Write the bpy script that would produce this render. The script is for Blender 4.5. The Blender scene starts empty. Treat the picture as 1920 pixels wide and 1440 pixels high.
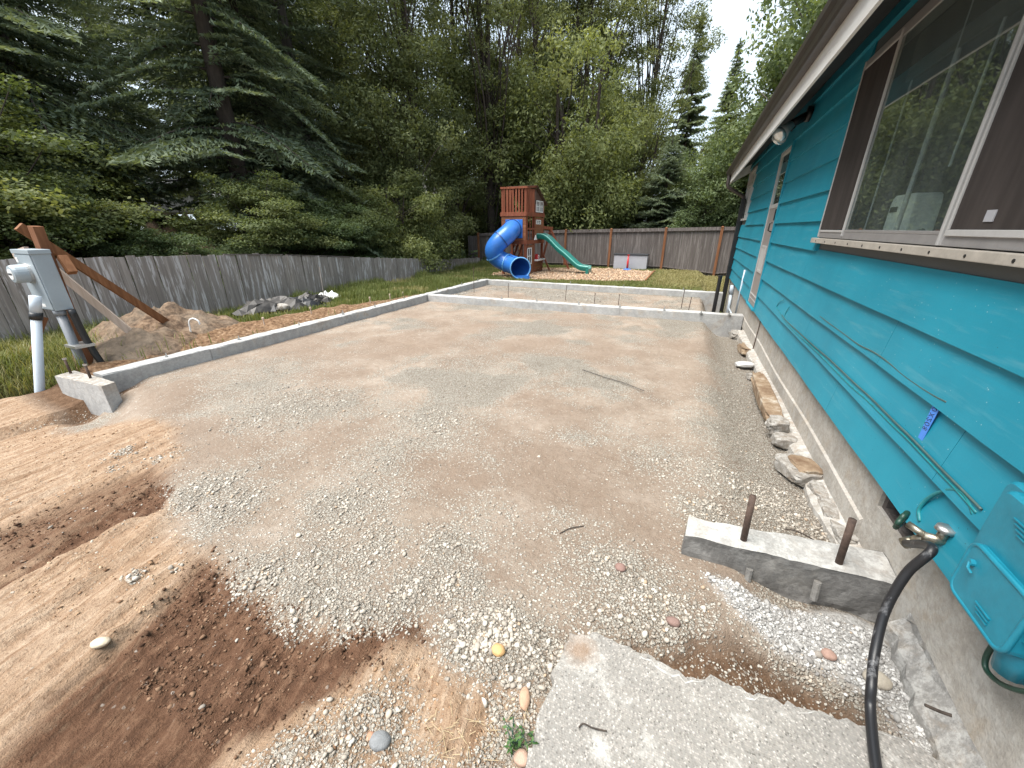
import bpy, bmesh, math, random
import numpy as np
from mathutils import Vector, Matrix, Euler

random.seed(7)
rng = np.random.default_rng(11)
sc = bpy.context.scene
COL = sc.collection
R = math.radians

# ------------------------------------------------------------------ camera
CAM_H = 1.75
PITCH = math.atan2(292, 721)
YAW = math.atan2(340, math.hypot(721, 292))
cam_d = bpy.data.cameras.new('camera')
cam_d.sensor_fit = 'HORIZONTAL'
cam_d.sensor_width = 36
cam_d.lens = 36 * 721 / 1920
cam_d.clip_start = 0.02
cam_d.clip_end = 2000
cam = bpy.data.objects.new('camera', cam_d)
COL.objects.link(cam)
cam.location = (0, 0, CAM_H)
cam.rotation_euler = (math.pi / 2 - PITCH, 0, YAW)
sc.camera = cam

# ------------------------------------------------------------------ light
SUN_EL, SUN_AZ = R(66), R(-138)           # azimuth clockwise from +Y
world = bpy.data.worlds.new('World')
sc.world = world
world.use_nodes = True
nt = world.node_tree
nt.nodes.clear()
wo = nt.nodes.new('ShaderNodeOutputWorld')
bg = nt.nodes.new('ShaderNodeBackground')
sky = nt.nodes.new('ShaderNodeTexSky')
sky.sky_type = 'NISHITA'
sky.sun_disc = False
sky.sun_elevation = SUN_EL
sky.sun_rotation = SUN_AZ % (2 * math.pi)
tc = nt.nodes.new('ShaderNodeTexCoord')
mp = nt.nodes.new('ShaderNodeMapping')
mp.inputs['Scale'].default_value = (1.0, 1.0, 2.2)
nz = nt.nodes.new('ShaderNodeTexNoise')
nz.inputs['Scale'].default_value = 2.3
nz.inputs['Detail'].default_value = 6
nz.inputs['Roughness'].default_value = 0.55
cr = nt.nodes.new('ShaderNodeValToRGB')
cr.color_ramp.elements[0].position = 0.30
cr.color_ramp.elements[0].color = (0.6, 0.6, 0.6, 1)
cr.color_ramp.elements[1].position = 0.62
cr.color_ramp.elements[1].color = (1, 1, 1, 1)
mx = nt.nodes.new('ShaderNodeMixRGB')
mx.inputs[2].default_value = (4.8, 5.5, 6.2, 1)
nt.links.new(tc.outputs['Generated'], mp.inputs[0])
nt.links.new(mp.outputs[0], nz.inputs['Vector'])
nt.links.new(nz.outputs['Fac'], cr.inputs[0])
nt.links.new(cr.outputs[0], mx.inputs[0])
nt.links.new(sky.outputs[0], mx.inputs[1])
nt.links.new(mx.outputs[0], bg.inputs['Color'])
bg.inputs['Strength'].default_value = 0.052
nt.links.new(bg.outputs[0], wo.inputs['Surface'])

sun_d = bpy.data.lights.new('sun', 'SUN')
sun_d.energy = 2.1
sun_d.angle = R(45)
sun_d.color = (1.0, 0.96, 0.90)
sun = bpy.data.objects.new('sun', sun_d)
COL.objects.link(sun)
sun_dir = Vector((math.sin(SUN_AZ) * math.cos(SUN_EL), math.cos(SUN_AZ) * math.cos(SUN_EL), math.sin(SUN_EL)))
sun.rotation_euler = sun_dir.to_track_quat('Z', 'Y').to_euler()
sun.location = (0, 0, 30)

vs = sc.view_settings
vs.view_transform = 'Standard'
vs.look = 'None'
vs.gamma = 1
vs.use_curve_mapping = False
vs.exposure = 2.2
sc.cycles.max_bounces = 10
sc.cycles.diffuse_bounces = 6
sc.cycles.glossy_bounces = 3
sc.cycles.transmission_bounces = 6
sc.cycles.transparent_max_bounces = 8
sc.cycles.use_denoising = True

# ------------------------------------------------------------------ survey: where a pixel of the photograph meets the ground or a wall
Fh = np.array([-math.sin(YAW), math.cos(YAW), 0]); Rr = np.array([math.cos(YAW), math.sin(YAW), 0]); U0 = np.array([0, 0, 1.])
Fv = Fh * math.cos(PITCH) - U0 * math.sin(PITCH); Uv = Fh * math.sin(PITCH) + U0 * math.cos(PITCH)
CC = np.array([0, 0, CAM_H])
def ray(px, py): return Fv * 721. + Rr * (px - 960) + Uv * (720 - py)
def gp(px, py, z=0.0):
    d = ray(px, py); p = CC + d * ((z - CAM_H) / d[2]); return (p[0], p[1])
def atx(px, py, x):
    d = ray(px, py); return tuple(CC + d * (x / d[0]))
def aty(px, py, y):
    d = ray(px, py); return tuple(CC + d * (y / d[1]))
def polar(px, dist):
    d = ray(px, 428); h = d[:2] / np.linalg.norm(d[:2]); return (h[0] * dist, h[1] * dist)

# ------------------------------------------------------------------ naming
def tag(o, label=None, cat=None, group=None, kind=None):
    if label: o['label'] = label
    if cat: o['category'] = cat
    if group: o['group'] = group
    if kind: o['kind'] = kind
    return o
def thing(name, label, cat, loc=(0, 0, 0), rz=0, group=None):
    o = bpy.data.objects.new(name, None); COL.objects.link(o)
    o.location = loc; o.rotation_euler = (0, 0, rz); o.empty_display_size = 0.1
    return tag(o, label, cat, group)

# ------------------------------------------------------------------ mesh builder
class MB:
    def __init__(s): s.v = []; s.f = []
    def add(s, vs, fs):
        b = len(s.v); s.v += [tuple(v) for v in vs]; s.f += [tuple(b + i for i in f) for f in fs]; return s
    def box(s, lo, hi, M=None):
        x0, y0, z0 = lo; x1, y1, z1 = hi
        v = [(x0,y0,z0),(x1,y0,z0),(x1,y1,z0),(x0,y1,z0),(x0,y0,z1),(x1,y0,z1),(x1,y1,z1),(x0,y1,z1)]
        if M is not None: v = [tuple(M @ Vector(p)) for p in v]
        return s.add(v, [(0,3,2,1),(4,5,6,7),(0,1,5,4),(1,2,6,5),(2,3,7,6),(3,0,4,7)])
    def bar(s, p, q, w, h, up=(0, 0, 1), roll=0):
        p = Vector(p); q = Vector(q); d = q - p; L = d.length; z = d.normalized()
        u = Vector(up)
        if abs(z.dot(u)) > 0.98: u = Vector((0, 1, 0))
        x = u.cross(z).normalized(); y = z.cross(x)
        M = Matrix.Translation(p) @ Matrix((x, y, z)).transposed().to_4x4() @ Matrix.Rotation(roll, 4, 'Z')
        return s.box((-w/2, -h/2, 0), (w/2, h/2, L), M)
    def tube(s, path, r, n=10, caps=True, closed=False):
        P = [Vector(p) for p in path]; m = len(P)
        rr = r if hasattr(r, '__len__') else [r] * m
        ref = None; vs = []; fs = []
        for i in range(m):
            a = P[max(i-1, 0)]; b = P[min(i+1, m-1)]; t = (b - a).normalized()
            if ref is None:
                ref = Vector((0, 0, 1)) if abs(t.z) < 0.9 else Vector((1, 0, 0))
            x = (ref - t * ref.dot(t)).normalized(); y = t.cross(x); ref = x
            for k in range(n):
                an = 2*math.pi*k/n; vs.append(P[i] + (x*math.cos(an) + y*math.sin(an)) * rr[i])
        for i in range(m-1):
            for k in range(n):
                k2 = (k+1) % n
                fs.append((i*n+k, i*n+k2, (i+1)*n+k2, (i+1)*n+k))
        if caps:
            fs.append(tuple(reversed(range(n)))); fs.append(tuple(range((m-1)*n, m*n)))
        return s.add(vs, fs)
    def prism(s, prof, axis, a, b):
        """prof: list of 2D points; axis 'x','y','z' extrude from a to b"""
        n = len(prof)
        def p3(p, t):
            return {'x': (t, p[0], p[1]), 'y': (p[0], t, p[1]), 'z': (p[0], p[1], t)}[axis]
        vs = [p3(p, a) for p in prof] + [p3(p, b) for p in prof]
        fs = [tuple(range(n)), tuple(reversed(range(n, 2*n)))]
        fs += [(i, i+n, (i+1) % n + n, (i+1) % n) for i in range(n)]
        return s.add(vs, fs)
    def build(s, name, m, parent=None, smooth=False, bevel=0, fix=True):
        me = bpy.data.meshes.new(name); me.from_pydata(s.v, [], s.f)
        if fix or bevel:
            bm = bmesh.new(); bm.from_mesh(me)
            if fix: bmesh.ops.recalc_face_normals(bm, faces=bm.faces)
            if bevel:
                es = [e for e in bm.edges if len(e.link_faces) == 2 and e.calc_face_angle() > 0.5]
                bmesh.ops.bevel(bm, geom=es, offset=bevel, segments=2, affect='EDGES', profile=0.6)
            bm.to_mesh(me); bm.free()
        return link(name, me, m, parent, smooth)
def link(name, me, m, parent=None, smooth=False):
    me.materials.clear(); me.materials.append(m)
    if smooth: me.shade_smooth()
    o = bpy.data.objects.new(name, me); COL.objects.link(o)
    if parent: o.parent = parent
    return o
def local(parent, p):
    return Vector(p) - parent.location
def np_mesh(name, V, F, m, parent=None, tint=None, smooth=False):
    """V (n,3), F (k,s) equal-sided faces"""
    V = np.ascontiguousarray(V, dtype=np.float32); F = np.ascontiguousarray(F, dtype=np.int32)
    me = bpy.data.meshes.new(name); s = F.shape[1]
    me.vertices.add(len(V)); me.vertices.foreach_set('co', V.ravel())
    me.loops.add(F.size); me.loops.foreach_set('vertex_index', F.ravel())
    me.polygons.add(len(F)); me.polygons.foreach_set('loop_start', np.arange(0, F.size, s, dtype=np.int32))
    me.update(calc_edges=True)
    if tint is not None:
        a = me.attributes.new('tint', 'FLOAT', 'FACE'); a.data.foreach_set('value', tint.astype(np.float32))
    return link(name, me, m, parent, smooth)
def hash2(i, j, s):
    h = (i.astype(np.int64) * 374761393 + j.astype(np.int64) * 668265263 + s * 982451653) & 0xffffffff
    h = ((h ^ (h >> 13)) * 1274126177) & 0xffffffff
    return ((h ^ (h >> 16)) & 0xffff) / 65535.0
def vnoise(x, y, s=0):
    i = np.floor(x); j = np.floor(y); u = x - i; v = y - j
    u = u*u*(3-2*u); v = v*v*(3-2*v); i = i.astype(np.int64); j = j.astype(np.int64)
    return (hash2(i,j,s)*(1-u)+hash2(i+1,j,s)*u)*(1-v) + (hash2(i,j+1,s)*(1-u)+hash2(i+1,j+1,s)*u)*v
def fbm(x, y, s=0, o=4):
    r = 0; a = 0.5; t = 0
    for k in range(o):
        r = r + a * vnoise(x*2**k, y*2**k, s + k*17); t += a; a *= 0.5
    return r / t
def sstep(a, b, x):
    t = np.clip((x - a) / (b - a), 0, 1); return t*t*(3-2*t)
def poly_sd(poly, x, y):
    """signed distance, positive inside"""
    d = np.full(x.shape, 1e9); ins = np.zeros(x.shape, bool); n = len(poly)
    for i in range(n):
        ax, ay = poly[i]; bx, by = poly[(i+1) % n]
        ex, ey = bx-ax, by-ay; L = ex*ex+ey*ey + 1e-12
        t = np.clip(((x-ax)*ex + (y-ay)*ey)/L, 0, 1)
        d = np.minimum(d, np.hypot(x-ax-t*ex, y-ay-t*ey))
        if ay != by:
            c = ((ay > y) != (by > y)) & (x < (bx-ax)*(y-ay)/(by-ay) + ax); ins ^= c
    return np.where(ins, d, -d)

# ------------------------------------------------------------------ materials
class N:
    def __init__(s, name):
        s.m = bpy.data.materials.new(name); s.m.use_nodes = True; s.t = s.m.node_tree; s.t.nodes.clear()
        s.out = s.t.nodes.new('ShaderNodeOutputMaterial'); s.b = s.t.nodes.new('ShaderNodeBsdfPrincipled')
        s.t.links.new(s.b.outputs[0], s.out.inputs[0]); s._tc = None
    def n(s, typ, **kw):
        o = s.t.nodes.new(typ)
        for k, v in kw.items(): setattr(o, k, v)
        return o
    def l(s, a, b): s.t.links.new(a, b)
    def coord(s, kind='Object', scale=(1, 1, 1), loc=(0, 0, 0), rot=(0, 0, 0)):
        if kind == 'World':
            g = s.n('ShaderNodeNewGeometry'); src = g.outputs['Position']
        else:
            if s._tc is None: s._tc = s.n('ShaderNodeTexCoord')
            src = s._tc.outputs[kind]
        mpn = s.n('ShaderNodeMapping'); mpn.inputs['Scale'].default_value = scale; mpn.inputs['Location'].default_value = loc
        mpn.inputs['Rotation'].default_value = rot
        s.l(src, mpn.inputs[0]); return mpn.outputs[0]
    def noise(s, vec, scale, detail=4, rough=0.55, dist=0):
        o = s.n('ShaderNodeTexNoise'); o.inputs['Scale'].default_value = scale; o.inputs['Detail'].default_value = detail
        o.inputs['Roughness'].default_value = rough; o.inputs['Distortion'].default_value = dist
        s.l(vec, o.inputs['Vector']); return o.outputs['Fac']
    def voro(s, vec, scale, feature='F1', out='Color'):
        o = s.n('ShaderNodeTexVoronoi', feature=feature); o.inputs['Scale'].default_value = scale
        s.l(vec, o.inputs['Vector']); return o.outputs[out]
    def ramp(s, fac, stops):
        o = s.n('ShaderNodeValToRGB'); e = o.color_ramp.elements
        while len(e) < len(stops): e.new(0.5)
        for i, (p, c) in enumerate(stops):
            e[i].position = p; e[i].color = (c, c, c, 1) if not hasattr(c, '__len__') else (*c[:3], 1)
        s.l(fac, o.inputs[0]); return o.outputs[0]
    def mix(s, fac, a, b, mode='MIX'):
        o = s.n('ShaderNodeMixRGB', blend_type=mode)
        for sock, v in ((o.inputs[0], fac), (o.inputs[1], a), (o.inputs[2], b)):
            if isinstance(v, (int, float)): sock.default_value = v if sock == o.inputs[0] else (v, v, v, 1)
            elif isinstance(v, (tuple, list)): sock.default_value = (*v[:3], 1)
            else: s.l(v, sock)
        return o.outputs[0]
    def math(s, op, a, b=0.0, clamp=False):
        o = s.n('ShaderNodeMath', operation=op, use_clamp=clamp)
        for sock, v in ((o.inputs[0], a), (o.inputs[1], b)):
            if isinstance(v, (int, float)): sock.default_value = v
            else: s.l(v, sock)
        return o.outputs[0]
    def bump(s, h, strength=0.3, dist=0.01, prev=None):
        o = s.n('ShaderNodeBump'); o.inputs['Strength'].default_value = strength; o.inputs['Distance'].default_value = dist
        s.l(h, o.inputs['Height'])
        if prev is not None: s.l(prev, o.inputs['Normal'])
        s.l(o.outputs[0], s.b.inputs['Normal']); return o.outputs[0]
    def col(s, c):
        if isinstance(c, (tuple, list)): s.b.inputs['Base Color'].default_value = (*c[:3], 1)
        else: s.l(c, s.b.inputs['Base Color'])
    def attr(s, name, out='Fac'):
        o = s.n('ShaderNodeAttribute', attribute_name=name); return o.outputs[out]
    def orand(s): return s.n('ShaderNodeObjectInfo').outputs['Random']
    def irand(s): return s.n('ShaderNodeNewGeometry').outputs['Random Per Island']
    def rough(s, v):
        if isinstance(v, (int, float)): s.b.inputs['Roughness'].default_value = v
        else: s.l(v, s.b.inputs['Roughness'])
    def metal(s, v): s.b.inputs['Metallic'].default_value = v
    def spec(s, v): s.b.inputs['Specular IOR Level'].default_value = v

def m_plain(name, c, rough=0.6, var=0.25, scale=12, metal=0, bump=0.1, spec=0.5, coords='Object', stretch=(1, 1, 1)):
    k = N(name); v = k.coord(coords, stretch)
    f = k.noise(v, scale, 5, 0.6); g = k.noise(v, scale*7, 3, 0.6)
    f2 = k.math('ADD', k.math('MULTIPLY', f, 0.7), k.math('MULTIPLY', g, 0.3))
    lo = tuple(x*(1-var) for x in c); hi = tuple(min(1, x*(1+var)) for x in c)
    k.col(k.ramp(f2, [(0.3, lo), (0.7, hi)])); k.rough(rough); k.metal(metal); k.spec(spec)
    if bump: k.bump(g, bump, 0.01)
    return k.m
def m_concrete(name, c, stain=(0.30, 0.22, 0.13), stain_amt=0.35, white=0.0, scale=1.0, coords='World', spots=0.5):
    k = N(name); v = k.coord(coords)
    f = k.noise(v, 2.2*scale, 6, 0.62); g = k.noise(v, 38*scale, 4, 0.65); p = k.voro(v, 70*scale, 'F1', 'Distance')
    base = k.ramp(f, [(0.3, tuple(x*0.78 for x in c)), (0.55, c), (0.75, tuple(min(1, x*1.18) for x in c))])
    base = k.mix(k.ramp(g, [(0.35, 0.55), (0.65, 0.0)]), base, tuple(x*0.6 for x in c))
    sfac = k.ramp(k.noise(v, 3.1*scale, 5, 0.7, 0.6), [(0.52, 0.0), (0.72, stain_amt)])
    base = k.mix(sfac, base, stain)
    if white: base = k.mix(k.ramp(k.noise(v, 9*scale, 5, 0.75), [(0.45, 0.0), (0.6, white)]), base, (0.62, 0.61, 0.58))
    pits = k.ramp(p, [(0.05, spots), (0.16, 0.0)])
    pm = k.math('MULTIPLY', pits, k.ramp(k.noise(v, 14*scale, 2), [(0.5, 0.0), (0.6, 1.0)]))
    base = k.mix(pm, base, tuple(x*0.35 for x in c))
    k.col(base); k.rough(0.9); k.spec(0.25)
    h = k.math('ADD', k.math('MULTIPLY', g, 0.8), k.math('MULTIPLY', pm, -0.8))
    k.bump(h, 0.5, 0.012)
    return k.m
def m_wood(name, c0, c1, axis='z', flake=0.0, flake_c=(0.55, 0.53, 0.5), rough=0.85, scale=1.0, dark=0.4):
    k = N(name)
    st = {'z': (22, 22, 1.6), 'y': (22, 1.6, 22), 'x': (1.6, 22, 22)}[axis]
    r = k.orand(); off = k.n('ShaderNodeCombineXYZ')
    k.l(k.math('MULTIPLY', r, 37.0), off.inputs[0]); k.l(k.math('MULTIPLY', r, 91.0), off.inputs[1]); k.l(k.math('MULTIPLY', r, 53.0), off.inputs[2])
    if k._tc is None: k._tc = k.n('ShaderNodeTexCoord')
    add = k.n('ShaderNodeVectorMath', operation='ADD'); k.l(k._tc.outputs['Object'], add.inputs[0]); k.l(off.outputs[0], add.inputs[1])
    def mapped(sc_):
        m_ = k.n('ShaderNodeMapping'); m_.inputs['Scale'].default_value = sc_; k.l(add.outputs[0], m_.inputs[0]); return m_.outputs[0]
    v = mapped(tuple(x*scale for x in st)); v2 = mapped(tuple((x if x > 3 else 2.6)*scale*0.55 for x in st))
    g = k.noise(v, 1.0, 6, 0.62, 0.3)
    b = k.ramp(g, [(0.28, tuple(x*(1-dark) for x in c0)), (0.5, c0), (0.74, c1)])
    b = k.mix(k.math('MULTIPLY', r, 0.55), b, tuple(x*0.62 for x in c0))
    if flake:
        b = k.mix(k.ramp(k.noise(v2, 1.0, 5, 0.7), [(0.535, 0.0), (0.60, flake)]), b, flake_c)
    k.col(b); k.rough(rough); k.spec(0.25); k.bump(g, 0.35, 0.006)
    return k.m
def m_leaf(name, dark, mid, light, trans=0.42, rough=0.55):
    dark, mid, light = [tuple(q*1.14 for q in c_) for c_ in (dark, mid, light)]
    k = N(name); t = k.attr('tint')
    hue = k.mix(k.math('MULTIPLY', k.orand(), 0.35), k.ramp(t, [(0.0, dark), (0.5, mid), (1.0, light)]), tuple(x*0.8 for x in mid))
    k.col(hue); k.rough(rough); k.spec(0.2)
    tr = k.n('ShaderNodeBsdfTranslucent'); k.l(k.mix(1.0, hue, (1.25, 1.2, 0.6), 'MULTIPLY'), tr.inputs[0])
    ms = k.n('ShaderNodeMixShader'); ms.inputs[0].default_value = trans
    k.l(k.b.outputs[0], ms.inputs[1]); k.l(tr.outputs[0], ms.inputs[2]); k.l(ms.outputs[0], k.out.inputs[0])
    return k.m

# teal siding paint
k = N('teal_paint'); v = k.coord('World'); v2 = k.coord('World', (3, 1.2, 14))
f = k.noise(v, 1.3, 5, 0.6); g = k.noise(v, 90, 3, 0.6); s_ = k.noise(v2, 1.6, 5, 0.7)
TEAL = (0.006, 0.22, 0.31)
b = k.ramp(f, [(0.3, (0.011, 0.205, 0.292)), (0.7, (0.018, 0.268, 0.372))])
b = k.mix(k.ramp(k.orand(), [(0.0, 0.0), (1.0, 0.16)]), b, (0.004, 0.2, 0.26))
b = k.mix(k.ramp(s_, [(0.54, 0.0), (0.76, 0.26)]), b, (0.20, 0.40, 0.44))
b = k.mix(k.ramp(k.voro(v, 26, 'F1', 'Distance'), [(0.05, 0.7), (0.085, 0.0)]), b, k.mix(k.ramp(k.noise(v, 3, 2), [(0.48, 0.0), (0.52, 1.0)]), (0.01, 0.06, 0.08), (0.4, 0.55, 0.56)))
k.col(b); k.rough(0.5); k.spec(0.35)
k.bump(k.math('ADD', k.noise(k.coord('World', (60, 5, 60)), 1.0, 4), k.math('MULTIPLY', g, 0.35)), 0.12, 0.006)
M_TEAL = k.m
M_TEALBOX = m_plain('teal_plastic', (0.009, 0.18, 0.255), 0.42, 0.16, 8, bump=0.06)
M_CONC = m_concrete('new_concrete', (0.40, 0.395, 0.385), (0.34, 0.25, 0.16), 0.5, 0.25)
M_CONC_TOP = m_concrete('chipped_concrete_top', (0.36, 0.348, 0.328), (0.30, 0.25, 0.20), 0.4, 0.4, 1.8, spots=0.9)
M_CONC_DARK = m_concrete('dark_concrete_face', (0.165, 0.158, 0.15), (0.24, 0.22, 0.19), 0.45, 0.12, 1.3, spots=0.9)  # darker grey for the sides of the cut block, under its paler top
M_CONC_CRUMB = m_concrete('crumbling_concrete', (0.25, 0.24, 0.225), (0.24, 0.18, 0.12), 0.6, 0.35, 2.2)
M_FOUND = m_concrete('old_foundation', (0.42, 0.385, 0.34), (0.36, 0.28, 0.19), 0.5, 0.25, 1.3)
M_FOOT = m_concrete('foundation_footing', (0.40, 0.37, 0.33), (0.28, 0.185, 0.11), 0.7, 0.5, 1.8)
M_RUBBLE = m_concrete('broken_concrete', (0.27, 0.245, 0.215), (0.20, 0.14, 0.09), 0.7, 0.35, 2.4)
k = N('soil_crusted_concrete'); v = k.coord('World'); f = k.noise(v, 7, 6, 0.7)
nrm = k.n('ShaderNodeNewGeometry'); sx = k.n('ShaderNodeSeparateXYZ'); k.l(nrm.outputs['Normal'], sx.inputs[0])
b = k.ramp(f, [(0.35, (0.15, 0.095, 0.06)), (0.55, (0.27, 0.20, 0.135)), (0.72, (0.42, 0.38, 0.32))]); k.col(b); k.rough(0.95); k.spec(0.15); k.bump(k.noise(v, 40, 4), 0.6, 0.012)
M_CRUST = k.m
# exposed-aggregate slab
k = N('aggregate_slab'); v = k.coord('World'); c1 = k.voro(v, 135, 'F1', 'Color'); bw = k.n('ShaderNodeRGBToBW'); k.l(c1, bw.inputs[0])
b = k.ramp(bw.outputs[0], [(0.1, (0.09, 0.082, 0.073)), (0.3, (0.20, 0.185, 0.165)), (0.65, (0.285, 0.262, 0.235)), (0.92, (0.46, 0.43, 0.395))])
b = k.mix(k.ramp(k.voro(v, 135, 'F1', 'Distance'), [(0.35, 0.0), (0.62, 0.75)]), b, (0.215, 0.205, 0.188))
b = k.mix(k.ramp(k.noise(v, 3.0, 6, 0.65), [(0.3, 0.4), (0.7, 0.0)]), b, (0.17, 0.162, 0.152))
b = k.mix(k.ramp(k.noise(v, 6.0, 5, 0.7), [(0.56, 0.0), (0.72, 0.55)]), b, (0.5, 0.49, 0.46))
dsoil = k.n('ShaderNodeVectorMath', operation='DISTANCE'); g_ = k.n('ShaderNodeNewGeometry'); k.l(g_.outputs['Position'], dsoil.inputs[0])
sp = gp(1088, 1222, 0.05); dsoil.inputs[1].default_value = (sp[0], sp[1], 0.06)
sf = k.math('SUBTRACT', k.math('ADD', dsoil.outputs['Value'], k.math('MULTIPLY', k.noise(v, 30, 4), 0.08)), 0.0)
b = k.mix(k.ramp(sf, [(0.06, 0.7), (0.13, 0.0)]), b, (0.21, 0.135, 0.085))
k.col(b); k.rough(0.9); k.spec(0.25); k.bump(k.voro(v, 135, 'F1', 'Distance'), 0.45, 0.006)
M_SLAB = k.m
M_FENCE = m_wood('weathered_fence_wood', (0.27, 0.237, 0.213), (0.41, 0.372, 0.345), 'z', 0.85, (0.50, 0.48, 0.475))
M_FENCE2 = m_wood('grey_fence_wood', (0.125, 0.106, 0.098), (0.20, 0.175, 0.163), 'z', 0.25, (0.36, 0.33, 0.31))
M_POST = m_wood('brown_post_wood', (0.20, 0.085, 0.04), (0.30, 0.14, 0.07), 'z')
M_BRACE = m_wood('stained_lumber', (0.20, 0.085, 0.035), (0.30, 0.14, 0.065), 'z', rough=0.7)
M_PALE = m_wood('pale_new_lumber', (0.58, 0.46, 0.37), (0.72, 0.60, 0.52), 'z', rough=0.8, dark=0.2)
M_CEDAR = m_wood('red_cedar', (0.23, 0.070, 0.036), (0.34, 0.125, 0.065), 'z', rough=0.7)
M_CEDARP = m_wood('red_cedar_panel', (0.27, 0.105, 0.05), (0.38, 0.17, 0.09), 'x', rough=0.7, scale=0.6)
M_BLUE = m_plain('blue_plastic', (0.032, 0.155, 0.50), 0.32, 0.06, 3, bump=0)
M_BLUED = m_plain('dark_blue_seam', (0.012, 0.05, 0.17), 0.4, 0.06, 3, bump=0)
M_BLUEL = m_plain('light_blue_rim', (0.13, 0.34, 0.62), 0.32, 0.06, 3, bump=0)
M_GREENP = m_plain('green_plastic', (0.012, 0.16, 0.13), 0.3, 0.08, 3, bump=0)
M_WHITEP = m_plain('white_plastic', (0.75, 0.74, 0.72), 0.4, 0.06, 3, bump=0)
M_REDP = m_plain('red_plastic', (0.52, 0.03, 0.03), 0.4, 0.08, 3, bump=0)
M_GREYP = m_plain('grey_plastic', (0.36, 0.36, 0.385), 0.5, 0.08, 3, bump=0.03)
M_DARKP = m_plain('dark_plastic', (0.03, 0.032, 0.036), 0.5, 0.1, 3, bump=0)
M_BLACK = m_plain('black_plastic', (0.012, 0.012, 0.013), 0.4, 0.15, 6, bump=0.03)
k = N('black_rubber'); v = k.coord('World'); f = k.noise(k.coord('World', (14, 14, 3)), 1.5, 5, 0.7)
k.col(k.ramp(f, [(0.58, (0.014, 0.014, 0.016)), (0.68, (0.13, 0.13, 0.135))])); k.rough(0.42)
M_RUBBER = k.m
M_BROWNM = m_plain('brown_gutter_paint', (0.047, 0.036, 0.031), 0.42, 0.25, 5, bump=0.04, coords='World')
k = N('white_fascia_paint'); v = k.coord('World', (8, 0.7, 8)); f = k.noise(v, 1.4, 5, 0.65)
k.col(k.ramp(f, [(0.26, (0.40, 0.33, 0.27)), (0.38, (0.66, 0.63, 0.60)), (0.7, (0.78, 0.77, 0.75))])); k.rough(0.55); M_FASCIA = k.m
M_SOFFIT = m_plain('dark_soffit', (0.05, 0.052, 0.055), 0.8, 0.2, 6, coords='World')
M_ALU = m_plain('aluminium_frame', (0.30, 0.285, 0.28), 0.42, 0.12, 9, metal=0.25, bump=0.03, coords='World')
M_ALUW = m_plain('painted_window_frame', (0.42, 0.41, 0.40), 0.45, 0.1, 9, bump=0.03, coords='World')
M_SILL = m_plain('window_sill_paint', (0.37, 0.335, 0.29), 0.6, 0.2, 9, bump=0.05, coords='World')
M_DOOR = m_plain('taupe_door_paint', (0.24, 0.215, 0.205), 0.5, 0.08, 7, bump=0.03, coords='World')
k = N('insect_screen'); v = k.coord('World'); f = k.noise(k.coord('World', (1, 9, 1.2)), 1.5, 4)
k.col(k.ramp(f, [(0.35, (0.036, 0.030, 0.028)), (0.7, (0.055, 0.046, 0.043))])); k.rough(0.75); k.spec(0.2)
k.bump(k.noise(v, 500, 1), 0.2, 0.002)
M_SCREEN = k.m
k = N('window_glass'); k.t.nodes.remove(k.b)
tr = k.n('ShaderNodeBsdfTransparent'); tr.inputs[0].default_value = (0.86, 0.92, 0.90, 1)
gl = k.n('ShaderNodeBsdfGlossy'); gl.inputs['Roughness'].default_value = 0.012; gl.inputs[0].default_value = (0.9, 0.95, 0.93, 1)
lw = k.n('ShaderNodeFresnel'); lw.inputs[0].default_value = 1.52
ms = k.n('ShaderNodeMixShader'); k.l(k.math('MULTIPLY', k.math('MULTIPLY', lw.outputs[0], 1.7, True), k.math('SUBTRACT', 1.0, k.n('ShaderNodeNewGeometry').outputs['Backfacing'])), ms.inputs[0]); k.l(tr.outputs[0], ms.inputs[1]); k.l(gl.outputs[0], ms.inputs[2]); k.l(ms.outputs[0], k.out.inputs[0])
df_ = k.n('ShaderNodeBsdfDiffuse'); df_.inputs[0].default_value = (0.30, 0.34, 0.33, 1); m2 = k.n('ShaderNodeMixShader'); k.l(k.ramp(k.noise(k.coord('World', (1, 2, .6)), 2.0, 5, 0.7), [(0.3, 0.05), (0.7, 0.15)]), m2.inputs[0]); k.l(ms.outputs[0], m2.inputs[1]); k.l(df_.outputs[0], m2.inputs[2]); k.l(m2.outputs[0], k.out.inputs[0])
M_GLASS = k.m
k = N('lamp_glass'); k.col((0.7, 0.72, 0.72)); k.rough(0.12); k.metal(0.6); M_LAMP = k.m
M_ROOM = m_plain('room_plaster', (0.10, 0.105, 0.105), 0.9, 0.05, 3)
M_GALV = m_plain('galvanised_grey', (0.31, 0.355, 0.385), 0.5, 0.06, 6, metal=0.15, bump=0.02)
M_PVCW = m_plain('white_pvc', (0.48, 0.54, 0.60), 0.4, 0.05, 6, bump=0)
M_PVCG = m_plain('grey_pvc', (0.19, 0.205, 0.225), 0.45, 0.08, 6, bump=0)
M_STEEL = m_plain('zinc_steel', (0.45, 0.45, 0.44), 0.4, 0.2, 20, metal=0.8)
M_RUST = m_plain('rusty_steel', (0.085, 0.055, 0.042), 0.75, 0.5, 30, metal=0.25, bump=0.3, coords='World')
M_BRASS = m_plain('old_brass', (0.33, 0.30, 0.24), 0.38, 0.25, 20, metal=0.85)
M_DGREEN = m_plain('dark_green_enamel', (0.012, 0.045, 0.030), 0.4, 0.25, 30)
M_CABLE = m_plain('painted_teal_cable', (0.010, 0.20, 0.225), 0.45, 0.35, 9, coords='World')
M_CABLED = m_plain('grey_green_cable', (0.06, 0.11, 0.105), 0.5, 0.3, 9, coords='World')
M_TAPE = m_plain('blue_masking_tape', (0.07, 0.24, 0.72), 0.6, 0.08, 6)
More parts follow.
